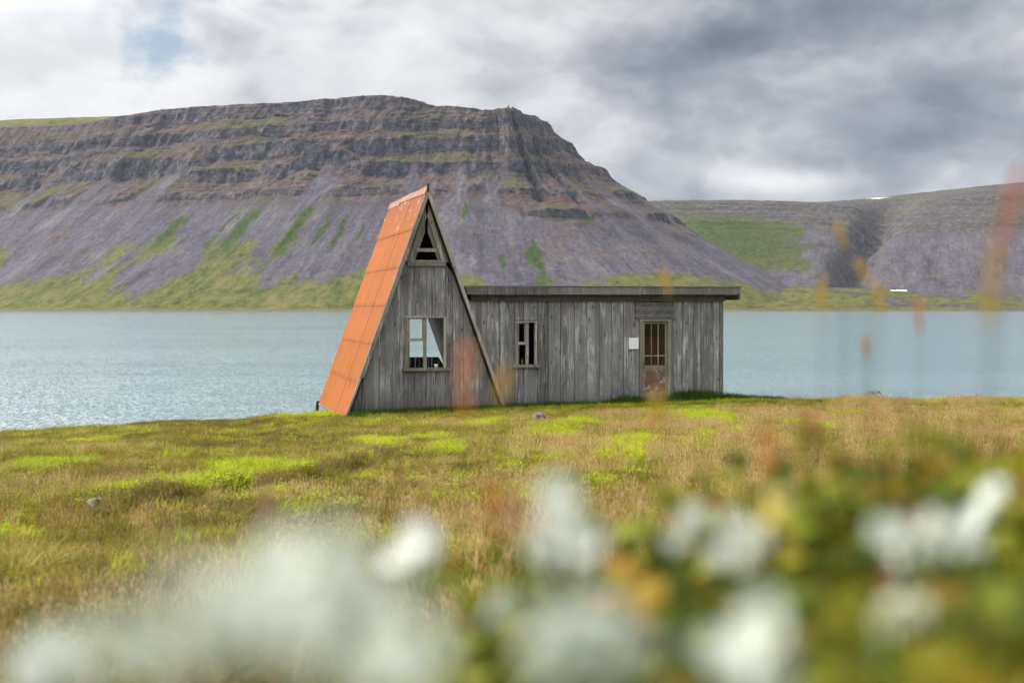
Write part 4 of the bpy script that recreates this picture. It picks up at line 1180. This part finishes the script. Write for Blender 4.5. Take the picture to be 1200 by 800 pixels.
def blossom_mesh(mat, name, rad=.011):
    m = MB()
    for k in range(5):
        a = k * 1.2566; u = Vector((math.cos(a), math.sin(a), 0)); v = Vector((-math.sin(a), math.cos(a), 0))
        P = lambda t, s, z: u * t * rad + v * s * rad + Vector((0, 0, z * rad))
        m.add([P(.1, 0, 0), P(.5, -.42, .22), P(.95, -.5, .35), P(1.12, -.18, .30), P(.98, 0, .3), P(1.12, .18, .30), P(.95, .5, .35), P(.5, .42, .22), P(.55, 0, .12)],
              [(0, 1, 8, 7), (1, 2, 4, 8), (2, 3, 4), (4, 5, 6), (8, 4, 6, 7)])
    m.lathe([(.12 * rad, -.9 * rad), (.36 * rad, -.5 * rad), (.34 * rad, -.1 * rad), (.1 * rad, .05 * rad)], n=8)
    me = m.mesh(name, mat, True); return me
def eye_mesh(rad=.011):
    m = MB(); m.lathe([(.02 * rad, .02 * rad), (.2 * rad, .05 * rad), (.16 * rad, .22 * rad), (.02 * rad, .26 * rad)], n=8); return m.mesh('flower_eye', EYE, True)
B_G, B_O = blossom_mesh(PETAL_G, 'blossom'), blossom_mesh(PETAL_O, 'blossom')
B_W, B_Y, B_C = blossom_mesh(PETAL, 'blossom'), blossom_mesh(PETAL_Y, 'blossom'), blossom_mesh(PETAL_C, 'blossom')
E_M = eye_mesh()

def flower_plant(spots_, d, label, me=None, rad=1.0, group='white flowers close by'):
    """spots_: photo positions of its blossoms; the plant stands at distance d"""
    me = me or B_W
    cxp = sum(p[0] for p in spots_) / len(spots_)
    bx = (cxp - 600) / F * d; gz = float(ground(np.array([bx]), np.array([d + .02]))[0])
    e = empty('flowering_plant', (bx, d + .02, gz)); tag(e, label, 'flower', group)
    st = MB(); lf = MB()
    fork = None
    tops = []
    for p in spots_:
        dd = d * random.uniform(.93, 1.08)
        tops.append(Vector(((p[0] - 600) / F * dd - bx, dd - d - .02, H - (p[1] - HOR) / F * dd - gz)))
    low = min(t.z for t in tops)
    fork = Vector((0, 0, max(.03, low * .72)))
    st.tube([(0, 0, -.03), fork * .5 + Vector((.004, .003, 0)), fork], [.0024, .002, .0018], 6)
    for t in tops:
        mid = (fork + t) / 2 + Vector((t.x * .18, t.y * .18, -.006)); st.tube([fork, mid, t], [.0016, .0012, .001], 5)
        for s in (-1, 1):
            leaf(lf, mid, (s * .8, random.uniform(-.6, .6), .3), .018, .007, random.random())
    for k in range(7):
        a = k * 2.4; z = fork.z * (.15 + .12 * k); leaf(lf, (0, 0, z), (math.cos(a), math.sin(a), .5), .04, .014, random.random())
    st.build('stem', STEM, e); lf.build('leaves', LEAFM, e)
    for t in tops:
        b = bpy.data.objects.new('blossom', me); COL.objects.link(b); b.parent = e; b.location = t
        b.rotation_euler = (random.uniform(.4, 1.5), random.uniform(-.9, .9), random.uniform(0, 6.28)); b.scale = (rad,) * 3
        ey = bpy.data.objects.new('flower_eye', E_M); COL.objects.link(ey); ey.parent = b
    return e

def ring(cx, cy, rx, ry, n): return [(cx + rx * math.sqrt(random.random()) * math.cos(k * 2.4 + .3), cy + ry * math.sqrt(random.random()) * math.sin(k * 2.4 + .3)) for k in range(n)]
flower_plant([(95, 775), (150, 735), (190, 770)], .27, 'very blurred white flower cluster in the lower left corner', B_G, rad=.62)
flower_plant([(225, 695), (262, 740), (300, 700), (330, 745)], .27, 'widest very blurred white flower cluster, right of the lower left corner', B_G, rad=.62)
flower_plant([(335, 655), (395, 645), (430, 690), (375, 700)], .33, 'blurred white flower cluster just left of the single upright blossoms', B_G, rad=.66)
flower_plant([(420, 760), (480, 775)], .24, 'greenish white blurred cluster at the bottom edge, left of the middle', B_G, rad=.7)
flower_plant([(475, 655), (490, 632), (500, 645)], .62, 'small compact white blossom group standing alone above the wide left clusters', rad=.85)
flower_plant([(655, 580), (660, 600), (630, 640), (665, 635), (690, 640), (650, 660), (680, 665)], .58, 'tallest white flower, with a tapering spire of blossoms, in the middle', rad=.72)
flower_plant([(640, 745), (690, 730), (735, 760), (660, 785), (705, 790)], .33, 'large blurred white cluster at the bottom edge, below the tall spire', B_G, rad=.85)
flower_plant([(790, 638), (800, 622), (812, 606)], .66, 'two small white blossoms with a pinkish tip right of the tall spire', rad=.5)
flower_plant([(858, 618), (872, 652), (888, 630), (846, 650)], .60, 'white blossom group next to the single yellow flower', rad=.55)
flower_plant([(908, 588), (905, 610)], .62, 'pale yellow flower rising behind the white blossom group', B_Y, .6)
flower_plant([(850, 770), (895, 745), (905, 790)], .38, 'blurred white cluster at the bottom edge under the yellow flower', B_G, rad=.85)
flower_plant([(1045, 640), (1062, 618), (1085, 628), (1105, 645), (1075, 655), (1118, 625), (1058, 650), (1095, 612), (1036, 625)], .60, 'broad white flower cluster on the right', rad=.6)
flower_plant([(1135, 622), (1150, 600), (1165, 580), (1140, 640), (1125, 612), (1158, 598)], .66, 'white blossoms climbing to the upper right of the broad right cluster', rad=.66)
flower_plant([(1062, 705), (1075, 720), (1050, 725)], .55, 'creamy green blossoms below the broad right cluster', B_C, .8)
flower_plant([(742, 690), (750, 705), (765, 700)], .60, 'orange yellow blossoms just right of the tall spire', B_O, .6)
flower_plant([(990, 655), (1003, 650)], .95, 'two faint white blossoms left of the broad right cluster', rad=.7)
flower_plant([(580, 718), (592, 700)], .6, 'faint white blossoms low between the compact group and the tall spire', B_G, .5)
flower_plant([(60, 770), (45, 785)], .45, 'small dim white blossoms in the far lower left corner', rad=.8)

# ================================================================== TALL STALKS (things)
def mat_stalk(name, a, b):
    m, N = new_mat(name)
    rnd = N.attr('rnd').outputs['Fac']; finish(N, N.mix(rnd, a, b), .8, trans=.35); return m
ST_O = mat_stalk('rust_seed', (.42, .13, .03), (.60, .26, .07)); ST_Y = mat_stalk('yellow_seed', (.48, .30, .03), (.62, .42, .06))
ST_R = mat_stalk('red_seed', (.42, .10, .07), (.55, .20, .14)); ST_B = mat_stalk('brown_seed', (.20, .09, .045), (.30, .15, .08)); ST_M = mat_stalk('mauve_seed', (.36, .18, .15), (.46, .27, .22))
def stalk(px0, py0, px1, py1, d, mat, label, wpx=12, mat2=None):
    """seed head from the photo point (px0,py0) at its top to (px1,py1) at its foot, d metres away"""
    P = lambda px, py, dd: Vector(((px - 600) / F * dd, dd, H - (py - HOR) / F * dd))
    top, foot = P(px0, py0, d), P(px1, py1, d)
    ax = (top - foot)
    gx = foot.x - ax.x * .5; gz = float(ground(np.array([gx]), np.array([d]))[0])
    base = Vector((gx, d, gz))
    e = empty('seed_stalk', base); tag(e, label, 'grass stalk', 'tall stalks close by')
    f, t = foot - base, top - base
    m = MB(); m.tube([(0, 0, -.03), f * .5 + Vector((-.006, .0, .0)), f, t], [.0006, .0006, .0005, .0003], 5); m.build('stem', STEM, e)
    m = MB(); L = ax.length; w = wpx / F * d
    n = max(44, int(L / .0009))
    for k in range(n):
        q = random.random(); c = f.lerp(t, q); wid = w * (.35 + .65 * math.sin(math.pi * min(1, .12 + .88 * q)))
        a = random.uniform(0, 6.28); o = Vector((math.cos(a), math.sin(a), 0)) * wid * random.random() * .6
        leaf(m, c + o * .5, o.normalized() * .6 + Vector((0, 0, .9)), random.uniform(.004, .008), .0032, random.random(), .0)
    m.build('seed_head', mat, e)
stalk(546, 408, 543, 492, .80, ST_O, 'rust orange seed head in front of the gable wall, right of its big window', 34)
stalk(592, 440, 585, 475, .85, ST_Y, 'faint ochre seed head in front of the long pale rafter', 12)
stalk(1196, 200, 1172, 300, .75, ST_R, 'tall pinkish red stalk crossing the far hills at the right edge', 13)
stalk(1168, 285, 1158, 385, .75, ST_Y, 'olive yellow stalk crossing the far hills under the tall pink one', 14)
stalk(776, 316, 784, 345, 1.5, ST_Y, 'small yellow seed head in front of the flat roof edge', 9)
stalk(964, 332, 963, 362, 1.5, ST_Y, 'short yellow seed head above the far shore right of the cabin', 9)
stalk(981, 262, 990, 290, 1.5, ST_Y, 'small ochre seed head against the dark ravine', 8)
stalk(1002, 308, 1020, 334, 1.5, ST_Y, 'leaning ochre seed head just below the ravine', 10)
stalk(1030, 340, 1031, 368, 1.5, ST_Y, 'faint yellow seed head in front of the green field', 7)
stalk(1076, 352, 1078, 390, 1.5, ST_O, 'orange seed head standing below the white farm buildings', 8)
stalk(1014, 398, 1016, 420, 1.5, ST_O, 'faint orange tip over the water right of the cabin', 4)
stalk(772, 462, 766, 505, .95, ST_Y, 'yellow seed head in front of the doorstep', 12)
stalk(312, 565, 310, 612, .95, ST_M, 'mauve seed head over the dry grass on the left', 16)
stalk(467, 530, 468, 572, 1.6, ST_B, 'slender dark brown seed head left of the middle', 7)
stalk(904, 505, 900, 560, .90, ST_O, 'orange brown seed head in the dry grass right of the middle', 22)
stalk(952, 490, 950, 520, .95, ST_R, 'pinkish seed head in the dry grass below the two white huts', 16)
stalk(575, 560, 580, 640, .85, ST_O, 'dark rusty stalk between the compact white group and the tall spire', 18)
stalk(598, 575, 600, 625, .80, ST_M, 'mauve seed head right beside the dark rusty stalk', 14)
stalk(1040, 650, 1032, 740, .70, ST_R, 'dull red stalk left of the creamy green blossoms', 16)
stalk(960, 690, 950, 750, .70, ST_M, 'brownish pink seed head at the bottom, right of the white bottom cluster', 22)

# ================================================================== HAZE
def build_haze():
    m = MB(); m.box(-5400, 5400, -400, 9400, -20, 800); o = m.build('haze', None or bpy.data.materials.new('air'))
    mt = o.data.materials[0]; mt.use_nodes = True; N = NT(mt.node_tree)
    v = N.n('ShaderNodeVolumePrincipled', {'Color': (.80, .88, 1.0), 'Density': 1.0e-5, 'Anisotropy': .2})
    out = N.n('ShaderNodeOutputMaterial'); N.set(out.inputs['Volume'], v.outputs[0])
    tag(o, kind='stuff')
build_haze()

# ================================================================== SKY, SUN, CAMERA
def build_world():
    w = bpy.data.worlds.new('World'); scene.world = w; w.use_nodes = True
    N = NT(w.node_tree); ST = .1
    sky = N.n('ShaderNodeTexSky', sky_type='NISHITA', sun_disc=False, sun_elevation=SUN_EL, sun_rotation=SUN_AZ, air_density=1.0, dust_density=1.0)
    dirv = N.n('ShaderNodeTexCoord').outputs['Generated']
    nrmv = N.vmath('NORMALIZE', dirv)
    z = N.n('ShaderNodeSeparateXYZ', {0: nrmv}).outputs[2]
    stretched = N.map(nrmv, (1, 1, 1.7))
    def density(v):
        wob = N.noise(v, 7.0, 3, .5, 0, True)
        v = N.vmath('ADD', v, N.vmath('MULTIPLY', N.vmath('SUBTRACT', wob, (.5, .5, .5)), (.07, .07, .07)))
        n1 = N.noise(N.map(v, loc=(3.1, 1.7, .4)), 4.6, 8, .53)
        b1 = N.math('ABSOLUTE', N.math('SUBTRACT', N.noise(N.map(v, loc=(1.1, 5.7, 2.4)), 9.0, 3, .5), .5))
        return N.math('SUBTRACT', n1, N.math('MULTIPLY', b1, .46))
    v2 = stretched
    d0 = density(v2)
    d1 = density(N.vmath('ADD', v2, (-.030, .0, .034)))       # a little towards the sun: lit rims, grey bases
    f = N.math('ADD', N.math('MULTIPLY', N.math('SUBTRACT', d0, .46), 1.75), .50)
    f = N.math('ADD', f, N.math('MULTIPLY', N.math('SUBTRACT', d0, d1), .85))
    f = N.math('ADD', N.math('MULTIPLY', f, .80), .15)
    def blob(px, py, ax, ay, amt):               # a bank of cloud standing in one direction
        nonlocal f
        c = Vector(((px - 600) / F, 1, (HOR - py) / F)).normalized()
        dv = N.vmath('MULTIPLY', N.vmath('SUBTRACT', v2, (c.x, c.y, c.z * 1.7)), (F / ax, F / ax, F / ay / 1.7))
        g = N.math('POWER', 2.718, N.math('MULTIPLY', N.vmath('DOT_PRODUCT', dv, dv), -1.0))
        f = N.math('ADD', f, N.math('MULTIPLY', g, amt))
    blob(60, 70, 330, 130, .13); blob(300, 90, 200, 60, .08); blob(150, 110, 90, 30, .1)
    blob(780, 70, 220, 70, -.11); blob(1050, 120, 190, 44, -.09); blob(1000, 170, 120, 30, -.09)
    blob(920, 212, 70, 14, .36); blob(860, 180, 70, 40, .14); blob(1110, 72, 80, 26, .12); blob(1160, 180, 80, 26, .12); blob(690, 130, 70, 50, .08); blob(1180, 30, 130, 40, -.05)
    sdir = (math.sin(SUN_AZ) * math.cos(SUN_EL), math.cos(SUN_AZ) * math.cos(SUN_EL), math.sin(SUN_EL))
    f = N.math('ADD', f, N.math('MULTIPLY', N.range(N.vmath('DOT_PRODUCT', nrmv, sdir), .60, .95), .25))   # bright cloud added round the sun to silver the water
    f = N.math('ADD', f, N.math('MULTIPLY', N.range(N.vmath('DOT_PRODUCT', nrmv, (.15, -.93, .33)), -.1, .8), .40))   # unseen sky behind the camera, brightened to fill the shaded walls
    x = N.n('ShaderNodeSeparateXYZ', {0: nrmv}).outputs[0]
    f = N.math('SUBTRACT', f, N.math('MULTIPLY', x, .17))
    glow = N.math('ADD', 1.0, N.math('MULTIPLY', N.range(N.vmath('DOT_PRODUCT', nrmv, sdir), .50, .92), N.range(z, .165, .28, 0.0, 4.2)))  # sunward sky above the view made brighter, for paler reflections in the water
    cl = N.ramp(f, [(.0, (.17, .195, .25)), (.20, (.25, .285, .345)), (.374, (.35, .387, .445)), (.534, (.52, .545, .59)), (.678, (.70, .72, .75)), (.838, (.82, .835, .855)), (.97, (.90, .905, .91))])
    up = N.range(z, .19, .60, 1.0, 1.75)  # sky overhead, out of view, brightened as added fill light
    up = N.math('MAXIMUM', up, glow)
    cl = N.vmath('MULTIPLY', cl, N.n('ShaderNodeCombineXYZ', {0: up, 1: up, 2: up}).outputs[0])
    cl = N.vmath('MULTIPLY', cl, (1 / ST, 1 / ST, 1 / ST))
    # holes of blue
    hn = N.noise(N.map(v2, loc=(1.3, 6.2, 3.7)), 7.5, 6, .55)
    c = Vector(((176 - 600) / F, 1, (HOR - 62) / F)).normalized()
    dv = N.vmath('MULTIPLY', N.vmath('SUBTRACT', v2, (c.x, c.y, c.z * 1.7)), (F / 60, F / 60, F / 44 / 1.7))
    g = N.math('POWER', 2.718, N.math('MULTIPLY', N.vmath('DOT_PRODUCT', dv, dv), -1.0))
    hole = N.range(N.math('ADD', hn, N.math('MULTIPLY', g, .30)), .62, .76)
    skyb = N.vmath('MULTIPLY', sky.outputs[0], (.9, .9, .9))
    col = N.mix(N.math('MULTIPLY', hole, .9), cl, skyb)
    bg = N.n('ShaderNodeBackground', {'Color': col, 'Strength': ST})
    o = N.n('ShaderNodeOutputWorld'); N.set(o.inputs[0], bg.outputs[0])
    w.cycles.sampling_method = 'MANUAL'; w.cycles.sample_map_resolution = 512
build_world()

ld = bpy.data.lights.new('sun', 'SUN'); ld.energy = 4.8; ld.angle = R(1.2); ld.color = (1, .95, .87)
sun = bpy.data.objects.new('sun', ld); COL.objects.link(sun)
sd = Vector((math.sin(SUN_AZ) * math.cos(SUN_EL), math.cos(SUN_AZ) * math.cos(SUN_EL), math.sin(SUN_EL)))
sun.rotation_euler = sd.to_track_quat('Z', 'Y').to_euler(); sun.location = (-60, 40, 120)

cd = bpy.data.cameras.new('camera'); cam = bpy.data.objects.new('camera', cd); COL.objects.link(cam)
cam.location = (0, 0, H); cam.rotation_euler = (R(90), 0, 0)
cd.sensor_width = 36; cd.lens = F / 1200 * 36; cd.shift_y = -40 / 1200
cd.clip_start = .02; cd.clip_end = 20000
cd.dof.use_dof = True; cd.dof.focus_distance = 48.0; cd.dof.aperture_fstop = 3.2; cd.dof.aperture_blades = 9
scene.camera = cam

scene.render.engine = 'CYCLES'
cy = scene.cycles
cy.use_denoising = True; cy.max_bounces = 4; cy.diffuse_bounces = 2; cy.glossy_bounces = 2; cy.transmission_bounces = 4; cy.transparent_max_bounces = 8; cy.volume_bounces = 0
cy.use_adaptive_sampling = True; cy.adaptive_threshold = .02
cy.sample_clamp_indirect = 6
vs = scene.view_settings
scene.display_settings.display_device = 'sRGB'
vs.view_transform = 'Standard'; vs.look = 'None'; vs.exposure = 0; vs.gamma = 1; vs.use_curve_mapping = False
